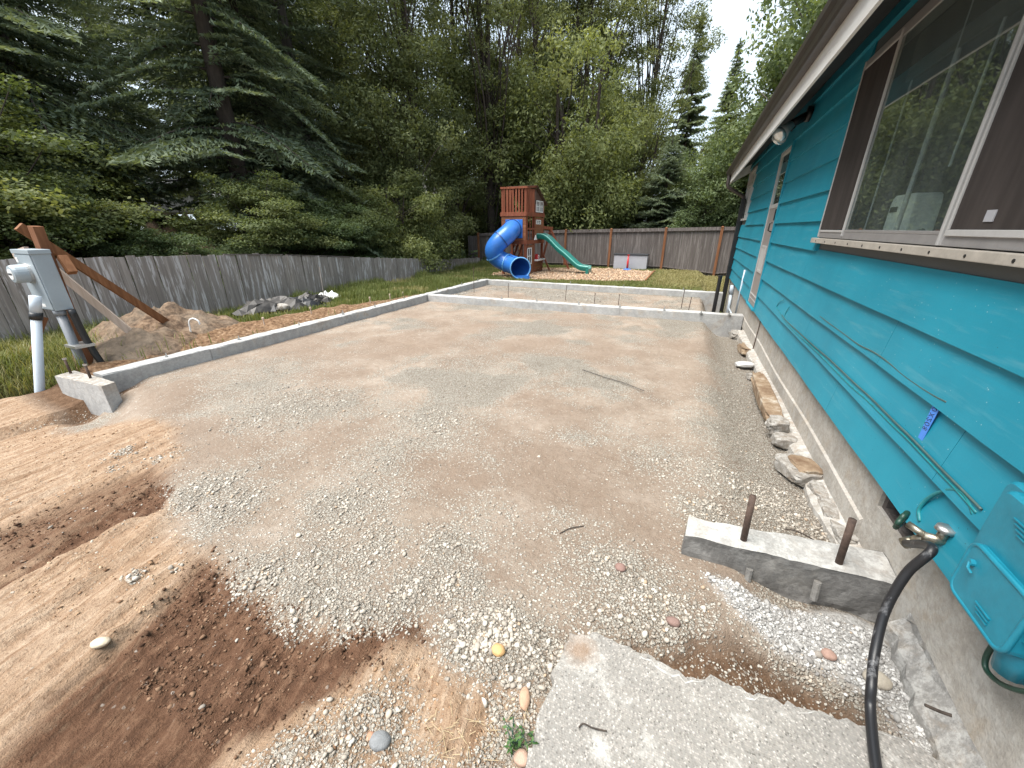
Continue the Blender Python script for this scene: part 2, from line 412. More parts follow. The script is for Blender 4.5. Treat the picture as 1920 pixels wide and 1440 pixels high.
M_INK = m_plain('black_ink', (0.012, 0.015, 0.03), 0.6, 0.1, 6, bump=0)
M_TARP = m_plain('dirty_grey_tarp', (0.040, 0.035, 0.031), 0.55, 0.7, 7, bump=0.1, coords='World')
M_TARPD = m_plain('dark_grey_tarp', (0.018, 0.018, 0.02), 0.5, 0.4, 6, bump=0.1, coords='World')
M_BARK = m_plain('tree_bark', (0.050, 0.038, 0.030), 0.95, 0.5, 6, bump=0.6, stretch=(3, 3, 0.6))
M_BARKG = m_plain('grey_tree_bark', (0.085, 0.075, 0.066), 0.95, 0.4, 6, bump=0.5, stretch=(3, 3, 0.6))
M_LEAF_OLIVE = m_leaf('olive_leaf', (0.054, 0.070, 0.030), (0.125, 0.146, 0.062), (0.25, 0.268, 0.125))
M_LEAF_GREEN = m_leaf('green_leaf', (0.046, 0.072, 0.032), (0.105, 0.142, 0.064), (0.19, 0.228, 0.112))
M_LEAF_MAPLE = m_leaf('yellow_green_leaf', (0.048, 0.068, 0.028), (0.115, 0.142, 0.056), (0.25, 0.265, 0.115))
M_LEAF_LIGHT = m_leaf('pale_leaf', (0.070, 0.092, 0.034), (0.165, 0.19, 0.075), (0.29, 0.31, 0.135))
M_NEEDLE = m_leaf('fir_needles', (0.044, 0.064, 0.040), (0.108, 0.138, 0.080), (0.22, 0.25, 0.145), 0.32)
M_NEEDLE_BLUE = m_leaf('spruce_needles', (0.048, 0.070, 0.046), (0.122, 0.156, 0.098), (0.24, 0.278, 0.175), 0.32)
M_CHIPS = None
M_GRASS = m_leaf('grass_blade', (0.075, 0.098, 0.030), (0.145, 0.172, 0.056), (0.34, 0.295, 0.15), 0.3)
k = N('gravel_stone'); r = k.irand()
b = k.ramp(r, [(0.0, (0.15, 0.135, 0.12)), (0.3, (0.30, 0.27, 0.23)), (0.62, (0.40, 0.365, 0.315)), (0.85, (0.50, 0.475, 0.425)), (0.93, (0.33, 0.23, 0.145)), (1.0, (0.60, 0.58, 0.54))])
dust = k.noise(k.coord('World'), 1.4, 3)
b = k.mix(k.math('MULTIPLY', dust, 0.5), b, (0.36, 0.305, 0.245)); k.col(b); k.rough(0.85); k.spec(0.25); M_STONE = k.m
k = N('white_rubble_stone'); r = k.irand()
k.col(k.ramp(r, [(0.0, (0.20, 0.19, 0.18)), (0.5, (0.35, 0.34, 0.325)), (1.0, (0.54, 0.53, 0.51))])); k.rough(0.9); k.spec(0.2); M_WSTONE = k.m
k = N('bark_chip'); r = k.irand()
k.col(k.ramp(r, [(0.0, (0.20, 0.11, 0.06)), (0.4, (0.40, 0.26, 0.16)), (1.0, (0.62, 0.47, 0.33))])); k.rough(0.9); M_CHIPS = k.m
k = N('dark_soil_clod'); r = k.irand()
k.col(k.ramp(r, [(0.0, (0.04, 0.022, 0.014)), (0.6, (0.13, 0.075, 0.047)), (1.0, (0.22, 0.14, 0.09))])); k.rough(0.95); k.spec(0.1); M_DCLOD = k.m
k = N('soil_clod'); r = k.irand()
k.col(k.ramp(r, [(0.0, (0.13, 0.075, 0.045)), (0.4, (0.30, 0.19, 0.115)), (1.0, (0.46, 0.34, 0.23))])); k.rough(0.95); k.spec(0.1); M_CLOD = k.m

# ================================================================== THE GROUND
def G(pts, z=0.0): return [gp(a, b, z) for a, b in pts]
P_TAN = G([(-60,790),(60,770),(130,775),(240,772),(330,800),(345,860),(290,905),(330,990),(420,1065),(520,1140),(640,1172),(720,1165),(800,1168),(830,1205),(870,1240),(960,1275),(1000,1300),(985,1440),(700,1800),(-700,1800)])
P_DARK = G([(-30,1440),(40,1345),(190,1240),(300,1140),(350,1085),(380,1055),(440,1085),(520,1145),(620,1178),(700,1170),(790,1158),(812,1185),(760,1212),(690,1240),(640,1275),(565,1312),(450,1375),(380,1420),(330,1490),(-60,1490)])
P_DARK2 = G([(-40,1100),(60,1050),(130,990),(260,915),(305,900),(325,915),(300,950),(220,990),(110,1040),(-10,1105)])
P_DARK3 = G([(-60,1000),(60,955),(180,905),(300,868),(330,880),(300,925),(200,985),(90,1045),(-60,1110)])
P_TRENCH = G([(1205,1215),(1290,1195),(1400,1215),(1500,1245),(1600,1290),(1650,1330),(1700,1392),(1650,1380),(1560,1350),(1450,1310),(1340,1272),(1260,1250)])
P_RUB = G([(1310,1085),(1480,1115),(1700,1160),(1730,1260),(1770,1400),(1720,1390),(1650,1290),(1560,1235),(1450,1190),(1370,1135)])
P_GREYG = G([(600,1330),(760,1270),(960,1290),(1010,1310),(985,1440),(900,1700),(500,1700),(430,1440)])
P_CHIPS = [(-7.3, 13.75), (-5.0, 13.35), (-2.6, 13.95), (-1.25, 14.5), (-1.25, 17.9), (-3.2, 18.6), (-7.1, 17.4)]
P_SPOIL = [(-6.15, 1.9), (-7.3, 2.0), (-9.0, 3.0), (-8.6, 4.2), (-7.3, 4.5), (-7.1, 6.0), (-6.65, 7.2), (-6.4, 8.2), (-6.15, 9.0)]
BOOST = [(470,1095,.20,.8),(560,1145,.2,.9),(650,1163,.16,.9),(740,1178,.16,.8),(840,1030,.2,.7),(850,1095,.2,.6),(780,1110,.2,.6),(930,1210,.2,1.1),(1000,1245,.2,1.1),(870,1195,.14,.9),
         (1180,1080,.28,.6),(1240,1165,.25,.8),(1150,1150,.22,.6),(1380,900,.35,.6),(1330,980,.25,.6),(1470,900,.2,.6),(1500,960,.2,.7),(380,925,.2,.8),(225,850,.26,.6),(300,860,.2,.6),(215,880,.2,.5),(650,950,.3,.6),(650,985,.25,.5),(820,790,.5,.5),(255,1085,.16,.6),(330,1075,.1,.5),(200,1000,.12,.4),(430,950,.25,.6),(560,760,.6,.5),(730,840,.4,.4),(600,1060,.25,.5),(1250,860,.4,.4),(1400,760,.4,.5),(700,1030,.25,.5),(500,700,.8,.4),(880,690,.8,.4),(1100,560,1.2,.4)]
SMUDGE = [(985,745,.22,1.0),(1040,775,.22,1.0),(800,870,.2,1.),(900,900,.22,1.),(840,915,.25,.9),(1010,758,.3,.9),(1060,790,.3,.6),(860,885,.40,.9),(790,870,.3,.7),(930,1085,.13,1.0),(900,1050,.10,.8),(1120,1000,.28,.7),(1000,1010,.28,.6),(1280,650,.7,.8),(1300,720,.5,.6),(900,612,.7,.9),(820,608,.5,.8),(1050,600,.6,.6),(640,870,.35,.5),(470,830,.5,.7),(930,815,.18,.9),(540,870,.35,.5),(1180,900,.4,.5),(1030,910,.3,.5),(730,1100,.12,.5),(400,840,.5,.6)]
BOOST = [(*gp(a, b), r, s) for a, b, r, s in BOOST]
SMUDGE = [(*gp(a, b), r, s) for a, b, r, s in SMUDGE]
RUT = (gp(310, 915)[0] - gp(0, 1100)[0], gp(310, 915)[1] - gp(0, 1100)[1]); _l = math.hypot(*RUT); RUT = (RUT[0]/_l, RUT[1]/_l)

def masks(x, y):
    wx = x + 0.16*(fbm(x*3.1, y*3.1, 5)-.5) + 0.05*(fbm(x*14, y*14, 6, 3)-.5); wy = y + 0.16*(fbm(x*3.1, y*3.1, 8)-.5) + 0.05*(fbm(x*14, y*14, 9, 3)-.5)
    pad = ((x > -6.05) & (y < 11.75)).astype(float)
    tan = sstep(-.10, .12, poly_sd(P_TAN, wx, wy))
    dark = sstep(-.13, .13, poly_sd(P_DARK, wx, wy)) * (0.75 + 0.35*fbm(x*5, y*5, 12))
    dark = np.maximum(dark, 0.9*sstep(-.03, .06, poly_sd(P_DARK2, wx, wy))); dark = np.maximum(dark, 0.60*sstep(-.10, .14, poly_sd(P_DARK3, wx, wy)))
    u = x*RUT[0] + y*RUT[1]; w = -x*RUT[1] + y*RUT[0]
    streak = fbm(u*1.5, w*16, 21, 4)
    tr = sstep(-.09, .03, poly_sd(P_TRENCH, wx, wy))
    rub = sstep(-.03, .05, poly_sd(P_RUB, wx, wy))
    gg = sstep(-.08, .08, poly_sd(P_GREYG, wx, wy))
    patch = sstep(.42, .66, fbm(x*1.35, y*1.35, 31, 5))*np.interp(y, [1.5, 2.6, 3.6, 8.5], [.30, .38, .75, .80]) + .08 + .22*sstep(.48, .7, fbm(x*5.5, y*5.5, 33, 3))
    sm = np.zeros_like(x); bo = np.zeros_like(x)
    for a, b, r, s in SMUDGE: sm = np.maximum(sm, s*np.exp(-(((wx-a)/r)**2 + ((wy-b)/r)**2)*1.3))
    sm = np.maximum(sm, .75*sstep(.50, .68, fbm(x*.75+3, y*.9, 37, 5)))
    for a, b, r, s in BOOST: bo = np.maximum(bo, s*np.exp(-(((wx-a)/r)**2 + ((wy-b)/r)**2)*1.3))
    grav = np.clip(patch*(1-sm) + bo, 0, 1.2) * (1-tan) * (1-tr) * pad
    grav = np.maximum(grav, bo*(bo > .55)*pad*(1-tr)*(1-.7*dark))
    grav = np.maximum(grav, .75*gg*sstep(.35, .65, fbm(x*4, y*4, 41)))
    edge = sstep(.45, .75, x)*pad*(1-tr)*(1-rub); grav = np.maximum(grav, edge*.75)
    grav = np.maximum(grav, .22*tr)
    tan_s = np.clip(tan + .0, 0, 1)*pad
    chips = sstep(-.12, .12, poly_sd(P_CHIPS, x, y))
    spoil = sstep(-.2, .2, poly_sd(P_SPOIL, wx, wy))
    outside = 1 - pad
    lawn = np.clip(outside*(1-chips)*(1-spoil), 0, 1)
    near_left = sstep(2.3, 1.6, y)*sstep(-4.5, -5.8, x); 
    bank = sstep(2.35, 2.0, y)*sstep(-5.7, -5.9, x); lawn = lawn*(1-bank*sstep(-7.6, -7.0, x)); tr = np.maximum(tr, bank*sstep(-8.2, -7.4, x)*sstep(1.35, 1.6, y)); tan_s = np.clip(np.maximum(tan_s, bank*sstep(1.6, 1.35, y)), 0, 1)
    gs = np.clip(.30*patch*(1-sm) + bo, 0, 1.2)*(1-tan)*(1-tr)*pad; gs = np.maximum(gs, bo*(bo > .4)*pad*(1-tr)*(1-.7*dark)); gs = np.maximum(gs, .7*gg*sstep(.35, .65, fbm(x*4, y*4, 41))); gs = np.maximum(gs, edge*.75); gs = np.maximum(gs, .16*tr)
    return dict(gs=gs, pad=pad, tan=tan_s, dark=dark*pad, tr=tr, rub=rub, gg=gg, grav=grav, sm=sm, bo=bo, chips=chips*outside, spoil=spoil*outside, lawn=lawn, streak=streak, nl=near_left)

FENCE_X = -9.35
def fence_top(y): return np.interp(y, [-2, 2.4, 3.2, 6.3, 10.1, 14.5, 17.6], [1.33, 1.31, 1.30, 1.18, .87, .53, .42])
def height(x, y, m=None):
    if m is None: m = masks(x, y)
    n1 = fbm(x*.9, y*.9, 51, 4)-.5; n2 = fbm(x*7, y*7, 52, 4)-.5; n3 = fbm(x*28, y*28, 53, 3)-.5
    h = .05*n1 + .014*n2 + .007*n3
    h = h + (m['tan']*.042*(m['streak']-.5)*2) * sstep(6.5, 3.5, np.hypot(x, y)) + m['tan']*(.016*(fbm(x*16, y*16, 55, 4)-.5)*2)*sstep(4.5, 3, np.hypot(x, y))
    h = h - .055*m['dark'] + .016*m['dark']*n3*2 + m['dark']*.022*(fbm(x*19, y*19, 57, 4)-.5) - m['dark']*.02*(m['streak']-.5)
    h = h + .018*m['bo']*m['pad']
    # gravel berm and the trench along the house
    e = sstep(.42, .80, x)
    dep = np.interp(y, [-1, 1.1, 1.9, 2.2, 3.2, 6.0, 8.3, 8.9, 10.5, 13, 16], [.02, .10, .12, .07, .10, .14, .20, .34, .50, .55, .2])
    h = h - e*dep*(x < 3) + .035*np.exp(-((x-.35)/.22)**2)*(y > 2.2)*(y < 8.3)
    h = h - .075*m['tr'] + .035*m['rub']
    # left of the wall
    out = (x < -6.05)
    lawnh = np.interp(x, [-14, -11, -9.6, -9.2, -8, -7, -6.2], [-.5, -.35, -.10, 0, .07, .12, .10]) + .04*n1
    far = sstep(11.6, 12.2, y)
    hl = lawnh*(1-far) + far*np.interp(x, [-30, -11, -9.4, -7], [-.6, -.2, .02, .03]) + .05*n2*m['spoil']*2.2 + m['spoil']*.06
    h = np.where(out, hl, h)
    farz = (y > 11.75) & ~out
    h = np.where(farz, .04 + .03*n1 + .01*n2 - e*dep*(x < 3), h)
    h = h - .21*sstep(-4.5, -5.7, x)*sstep(2.05, 1.55, y)
    # dug edge beside the meter: dirt ridge, then a drop
    r1 = gp(-60, 785, -.2); r2 = gp(125, 748, -.2)
    dx, dy = r2[0]-r1[0], r2[1]-r1[1]; L = math.hypot(dx, dy); side = (-(x-r1[0])*dy + (y-r1[1])*dx)/L   # positive beyond the ridge
    beyond = sstep(-.02, .22, side + .06*n1)*sstep(-5.62, -5.75, x)*sstep(2.3, 2.0, y)
    ridge = np.exp(-((side+.10)/.22)**2)*sstep(-5.3, -5.9, x)*sstep(2.2, 1.9, y)
    h = h + .05*ridge*(1-beyond) 
    h = np.where((y < 2.3) & (x < -5.6), h*(1-beyond) + beyond*(-.58 + .10*n2*2 + .62*sstep(.25, 1.3, side)), h)
    return h

def axis(segs):
    a = [segs[0][0]]
    for lo, hi, st in segs:
        n = max(1, round((hi-lo)/st)); a += list(np.linspace(lo, hi, n+1)[1:])
    return np.array(a)
def grow(start, end, first, ratio):
    a = []; p = start; s = first; sg = 1 if end > start else -1
    while (end-p)*sg > 0: p += sg*s; s *= ratio; a.append(p)
    return a
xs = axis([(-12, -6.4, .08), (-6.4, -2.2, .03), (-2.2, 1.3, .018), (1.3, 3, .3)])
xs = np.concatenate([grow(-12, -420, .4, 1.25)[::-1], xs, grow(3, 420, .5, 1.28)])
ys = axis([(.25, 2.6, .017), (2.6, 5, .03), (5, 9, .055), (9, 20, .12)])
ys = np.concatenate([grow(.25, -300, .1, 1.35)[::-1], ys, grow(20, 500, .4, 1.25)])
X, Y = np.meshgrid(xs, ys)
mk = masks(X, Y); Z = height(X, Y, mk)
ny, nx = X.shape
idx = np.arange(nx*ny).reshape(ny, nx)
F = np.stack([idx[:-1,:-1], idx[:-1,1:], idx[1:,1:], idx[1:,:-1]], -1).reshape(-1, 4)

k = N('ground_soil')
v = k.coord('World')
a1 = k.n('ShaderNodeAttribute', attribute_name='mask_a'); a2 = k.n('ShaderNodeAttribute', attribute_name='mask_b')
s1 = k.n('ShaderNodeSeparateColor'); s2 = k.n('ShaderNodeSeparateColor'); k.l(a1.outputs['Color'], s1.inputs[0]); k.l(a2.outputs['Color'], s2.inputs[0])
tanA, darkA, gravA = s1.outputs[0], s1.outputs[1], s1.outputs[2]; spoilA, lawnA, rubA = s2.outputs[0], s2.outputs[1], s2.outputs[2]
smA = a1.outputs['Alpha']; trA = a2.outputs['Alpha']
fine = k.noise(v, 120, 4, 0.7); med = k.noise(v, 17, 5, 0.65); big = k.noise(v, 2.0, 5, 0.6)
cs, sn = RUT
sep = k.n('ShaderNodeSeparateXYZ'); k.l(v, sep.inputs[0]); cmb = k.n('ShaderNodeCombineXYZ')
k.l(k.math('MULTIPLY', k.math('ADD', k.math('MULTIPLY', sep.outputs[0], cs), k.math('MULTIPLY', sep.outputs[1], sn)), 2.2), cmb.inputs[0])
k.l(k.math('MULTIPLY', k.math('SUBTRACT', k.math('MULTIPLY', sep.outputs[1], cs), k.math('MULTIPLY', sep.outputs[0], sn)), 24.0), cmb.inputs[1]); vr = cmb.outputs[0]
stk = k.noise(vr, 1.0, 5, 0.65)
vc = k.voro(v, 70, 'F1', 'Color'); bw = k.n('ShaderNodeRGBToBW'); k.l(vc, bw.inputs[0]); vd = k.voro(v, 70, 'F1', 'Distance')
vc2 = k.voro(v, 165, 'F1', 'Color'); bw2 = k.n('ShaderNodeRGBToBW'); k.l(vc2, bw2.inputs[0]); vd2 = k.voro(v, 165, 'F1', 'Distance')
pad_c = k.ramp(big, [(0.3, (0.23, 0.18, 0.14)), (0.5, (0.305, 0.25, 0.20)), (0.7, (0.37, 0.315, 0.262))])
pad_c = k.mix(k.ramp(med, [(0.3, 0.5), (0.62, 0.0)]), pad_c, (0.20, 0.14, 0.10))
pad_c = k.mix(k.math('MULTIPLY', smA, k.ramp(med, [(0.25, 1.0), (0.75, 0.55)])), pad_c, (0.215, 0.160, 0.120))
tan_c = k.ramp(stk, [(0.30, (0.19, 0.112, 0.066)), (0.43, (0.345, 0.235, 0.153)), (0.64, (0.48, 0.365, 0.265))])
tan_c = k.mix(k.ramp(med, [(0.32, 0.65), (0.6, 0.0)]), tan_c, (0.25, 0.148, 0.085))
tan_c = k.mix(k.ramp(k.noise(v, 46, 5, 0.75), [(0.33, 0.75), (0.47, 0.0)]), tan_c, (0.17, 0.10, 0.06))
c = k.mix(k.math('MULTIPLY', tanA, k.ramp(med, [(0.2, 0.8), (0.7, 1.0)]), True), pad_c, tan_c)
dark_c = k.ramp(k.math('ADD', k.math('MULTIPLY', stk, 0.5), k.math('MULTIPLY', med, 0.5)), [(0.34, (0.055, 0.029, 0.018)), (0.5, (0.118, 0.063, 0.038)), (0.68, (0.215, 0.130, 0.082))])
df = k.ramp(k.math('ADD', darkA, k.math('ADD', k.math('MULTIPLY', k.math('SUBTRACT', stk, 0.5), 1.5), k.math('MULTIPLY', k.math('SUBTRACT', med, 0.5), 0.8))), [(0.24, 0.0), (0.72, 1.0)])
c = k.mix(df, c, dark_c)
trench_c = k.ramp(med, [(0.3, (0.085, 0.048, 0.028)), (0.7, (0.17, 0.105, 0.065))])
c = k.mix(trA, c, trench_c)
# small stones pressed into the surface
gmask = k.math('MULTIPLY', k.ramp(k.math('ADD', gravA, k.math('MULTIPLY', k.math('SUBTRACT', bw.outputs[0], 0.5), 0.9)), [(0.36, 0.0), (0.5, 1.0)]), k.ramp(vd, [(0.42, 1.0), (0.62, 0.0)]))
gcol = k.ramp(bw.outputs[0], [(0.1, (0.24, 0.215, 0.18)), (0.4, (0.41, 0.375, 0.32)), (0.7, (0.52, 0.485, 0.42)), (1.0, (0.63, 0.60, 0.54))])
c = k.mix(k.math('MULTIPLY', gravA, k.ramp(vd, [(0.45, 0.0), (0.7, 0.55)])), c, (0.16, 0.125, 0.09))
c = k.mix(k.math('MULTIPLY', gmask, 0.92), c, gcol)
gmask2 = k.math('MULTIPLY', k.ramp(k.math('ADD', k.math('MULTIPLY', gravA, 0.8), k.math('MULTIPLY', k.math('SUBTRACT', bw2.outputs[0], 0.5), 0.95)), [(0.41, 0.0), (0.52, 1.0)]), k.ramp(vd2, [(0.42, 1.0), (0.62, 0.0)]))
gcol2 = k.ramp(bw2.outputs[0], [(0.2, (0.28, 0.245, 0.20)), (0.6, (0.48, 0.44, 0.375)), (1.0, (0.63, 0.60, 0.53))])
c = k.mix(k.math('MULTIPLY', gmask2, 0.8), c, gcol2)
spoil_c = k.ramp(med, [(0.34, (0.075, 0.042, 0.025)), (0.52, (0.19, 0.115, 0.066)), (0.70, (0.33, 0.235, 0.155))])
c = k.mix(spoilA, c, spoil_c)
lawn_c = k.ramp(med, [(0.3, (0.065, 0.052, 0.022)), (0.6, (0.12, 0.11, 0.04)), (0.75, (0.24, 0.20, 0.10))])
c = k.mix(lawnA, c, lawn_c)
c = k.mix(k.math('MULTIPLY', rubA, k.ramp(k.noise(v, 24, 4, 0.7), [(0.25, 0.6), (0.5, 1.0)])), c, k.ramp(fine, [(0.3, (0.29, 0.28, 0.265)), (0.7, (0.50, 0.49, 0.47))]))
c = k.mix(k.ramp(fine, [(0.30, 0.5), (0.5, 0.0)]), c, k.mix(1.0, c, (0.45, 0.42, 0.4), 'MULTIPLY'))
k.col(c); k.rough(0.95); k.spec(0.12)
hh = k.math('ADD', k.math('MULTIPLY', fine, 0.5), k.math('ADD', k.math('MULTIPLY', med, 0.9), k.math('MULTIPLY', stk, k.math('MULTIPLY', tanA, 1.3))))
hh = k.math('ADD', hh, k.math('ADD', k.math('MULTIPLY', gmask, 0.7), k.math('MULTIPLY', gmask2, 0.4)))
k.bump(k.math('ADD', hh, k.math('MULTIPLY', k.noise(v, 46, 5, 0.75), 0.9)), 0.95, 0.02)
M_GROUND = k.m
ground = np_mesh('ground', np.stack([X, Y, Z], -1).reshape(-1, 3), F, M_GROUND, smooth=True)
tag(ground, kind='structure')
for nm, ch in (('mask_a', (mk['tan'], mk['dark'], mk['grav'], mk['sm']*mk['pad'])), ('mask_b', (mk['spoil'], np.clip(mk['lawn'], 0, 1), mk['rub'], mk['tr']))):
    at = ground.data.attributes.new(nm, 'FLOAT_COLOR', 'POINT')
    at.data.foreach_set('color', np.stack([np.clip(q, 0, 1) for q in ch], -1).reshape(-1).astype(np.float32))
def hz(x, y):
    """ground height on the built grid"""
    i = np.clip(np.searchsorted(xs, x)-1, 0, nx-2); j = np.clip(np.searchsorted(ys, y)-1, 0, ny-2)
    u = (x-xs[i])/(xs[i+1]-xs[i]); v_ = (y-ys[j])/(ys[j+1]-ys[j])
    return (Z[j,i]*(1-u)+Z[j,i+1]*u)*(1-v_) + (Z[j+1,i]*(1-u)+Z[j+1,i+1]*u)*v_
def h1(x, y): return float(hz(np.array([x]), np.array([y]))[0])

# ------------------------------------------------------------------ loose stones, chips and blades: nobody could count them
def ico():
    t = (1+5**.5)/2
    v = np.array([(-1,t,0),(1,t,0),(-1,-t,0),(1,-t,0),(0,-1,t),(0,1,t),(0,-1,-t),(0,1,-t),(t,0,-1),(t,0,1),(-t,0,-1),(-t,0,1)], float); v /= np.linalg.norm(v[0])
    f = np.array([(0,11,5),(0,5,1),(0,1,7),(0,7,10),(0,10,11),(1,5,9),(5,11,4),(11,10,2),(10,7,6),(7,1,8),(3,9,4),(3,4,2),(3,2,6),(3,6,8),(3,8,9),(4,9,5),(2,4,11),(6,2,10),(8,6,7),(9,8,1)])
    return v, f
def octa():
    v = np.array([(1,0,0),(-1,0,0),(0,1,0),(0,-1,0),(0,0,1),(0,0,-1)], float)
    return v, np.array([(0,2,4),(2,1,4),(1,3,4),(3,0,4),(2,0,5),(1,2,5),(3,1,5),(0,3,5)])
def rotm(n, tilt):
    a = rng.uniform(0, 2*np.pi, n); b = rng.normal(0, tilt, n); c_ = rng.normal(0, tilt, n)
    ca, sa, cb, sb, cc, sc2 = np.cos(a), np.sin(a), np.cos(b), np.sin(b), np.cos(c_), np.sin(c_)
    Rz = np.zeros((n,3,3)); Rz[:,0,0]=ca; Rz[:,0,1]=-sa; Rz[:,1,0]=sa; Rz[:,1,1]=ca; Rz[:,2,2]=1
    Ry = np.zeros((n,3,3)); Ry[:,0,0]=cb; Ry[:,0,2]=sb; Ry[:,1,1]=1; Ry[:,2,0]=-sb; Ry[:,2,2]=cb
    Rx = np.zeros((n,3,3)); Rx[:,0,0]=1; Rx[:,1,1]=cc; Rx[:,1,2]=-sc2; Rx[:,2,1]=sc2; Rx[:,2,2]=cc
    return Rz @ Ry @ Rx
def scatter(name, x, y, size, base, m, sink=0.25, flat=(1, .78, .55), jit=.16, tilt=.35, z=None, label=None):
    n = len(x); bv, bf = base
    sc3 = np.stack([size*flat[0]*rng.uniform(.8, 1.25, n), size*flat[1]*rng.uniform(.8, 1.25, n), size*flat[2]*rng.uniform(.75, 1.3, n)], -1)
    V = bv[None]*(1+rng.normal(0, jit, (n, len(bv), 1)))*sc3[:, None, :]
    V = np.einsum('nij,nkj->nki', rotm(n, tilt), V)
    zz = hz(x, y) if z is None else z
    V += np.stack([x, y, zz + sc3[:, 2]*(1-2*sink)*.8], -1)[:, None, :]
    Fx = (bf[None] + (np.arange(n)*len(bv))[:, None, None]).reshape(-1, bf.shape[1])
    o = np_mesh(name, V.reshape(-1, 3), Fx, m)
    return tag(o, label, None, None, 'stuff')
SLAB = [(1072,1190),(1120,1190),(1180,1213),(1235,1236),(1262,1252),(1290,1272),(1322,1270),(1345,1272),(1400,1296),(1450,1310),(1500,1325),(1560,1345),(1625,1362),(1700,1390),(1790,1440),(1900,1520),(1900,1900),(960,1900),(985,1440),(1000,1380),(1015,1330),(1035,1280),(1045,1235)]
SLAB_Z = 0.065
SLAB_G = [gp(a, b, SLAB_Z) for a, b in SLAB]
def free(x, y):
    ok = poly_sd(SLAB_G, x, y) < -.005
    ok &= ~((x > .2) & (x < 1.3) & (y > 1.9) & (y < 2.13))
    ok &= ~((x > -6.5) & (x < -5.45) & (y > 1.62) & (y < 1.95))
    ok &= x < 1.12
    return ok
def pick(n, x0, x1, y0, y1, dens, thr=None):
    x = rng.uniform(x0, x1, n); y = rng.uniform(y0, y1, n); m = masks(x, y)
    keep = (rng.uniform(0, 1, n) < dens(m, x, y)) & free(x, y)
    return x[keep], y[keep], {q: w[keep] for q, w in m.items()}
lump = lambda x, y: .35 + 1.1*sstep(.42, .68, fbm(x*9, y*9, 61, 3))
x, y, m = pick(110000, -4.3, 1.1, .35, 3.0, lambda m, x, y: np.clip(m['gs']**1.7*.58*lump(x, y) + .005, 0, .95))
s_ = rng.lognormal(math.log(.0062), .38, len(x))*(1 + .55*np.clip(m['bo'], 0, 1)); s_ = np.clip(s_, .0035, .0165)
scatter('gravel', x, y, s_, ico(), M_STONE, .22, label='loose grey gravel lying on the near part of the pad')
x, y, m = pick(120000, -6, 1.1, 2.6, 8.35, lambda m, x, y: np.clip(m['gs']**1.6*.30*lump(x, y) + .003, 0, .9))
scatter('gravel', x, y, np.clip(rng.lognormal(math.log(.0078), .33, len(x)), .005, .015), octa(), M_STONE, .25, label='pale gravel spread over the middle of the pad')
x, y, m = pick(26000, -6, .9, 8.7, 11.6, lambda m, x, y: np.clip(m['grav']**1.3*.5, 0, .9))
scatter('gravel', x, y, np.clip(rng.lognormal(math.log(.013), .3, len(x)), .008, .025), octa(), M_STONE, .25, label='pale gravel inside the far foundation bay')
x, y, m = pick(30000, .1, 1.15, 1.0, 1.95, lambda m, x, y: np.clip(m['rub']*.5, 0, .9))
scatter('crushed_concrete', x, y, np.clip(rng.lognormal(math.log(.0048), .5, len(x)), .0025, .017), ico(), M_WSTONE, .2, label='white crushed concrete heaped in front of the cut footing block')
x, y, m = pick(110000, -6.2, -.2, .3, 2.6, lambda m, x, y: np.clip(m['tan']*.14*(1-np.clip(m['dark']*2.5, 0, 1))*(.3+1.4*sstep(.45, .7, fbm(x*4, y*4, 63, 3))), 0, .5))
scatter('soil_clods', x, y, np.clip(rng.lognormal(math.log(.0042), .5, len(x)), .002, .016), octa(), M_CLOD, .42, label='small clods of dry brown soil')
x, y, m = pick(150000, -5.5, 1.1, .5, 4.6, lambda m, x, y: np.clip(m['grav']*.34 + .02, 0, .5)*sstep(5.6, 3.5, np.hypot(x, y)))
scatter('gravel', x, y, np.clip(rng.lognormal(math.log(.0042), .3, len(x)), .0025, .008), octa(), M_STONE, .35, (1, .8, .6), .2, .4, label='fine pale chippings half pressed into the pad')
x, y, m = pick(60000, -4.5, -.2, .3, 2.0, lambda m, x, y: np.clip(np.clip(m['dark'], 0, 1)*.38*(.3+1.4*sstep(.42, .68, fbm(x*5, y*5, 67, 3))), 0, .6))
scatter('soil_clods', x, y, np.clip(rng.lognormal(math.log(.0055), .5, len(x)), .0025, .020), octa(), M_DCLOD, .40, jit=.25, label='crumbs and clods of damp dark soil')

# ================================================================== THE HOUSE
WX = 1.16                       # plane behind the siding
Z0, DZ = 0.47, 0.272            # bottom of the siding, exposure of one course
NEAR, FAR = -2.0, 12.9          # ends of the wall along Y
house = thing('house', 'teal house with lap siding, brown gutter and sliding windows on a concrete foundation', 'house', (WX, 5, 0))
HL = house.location
class HB(MB):
    """builds in world coordinates, stored relative to the house"""
    def build(s, name, m, parent=None, **kw):
        p = parent or house
        base = Vector(p.matrix_basis.translation) if p is house else Vector(p['_w'])
        s.v = [tuple(Vector(q) - base) for q in s.v]
        o = MB.build(s, name, m, p, **kw); o['_w'] = tuple(base); return o
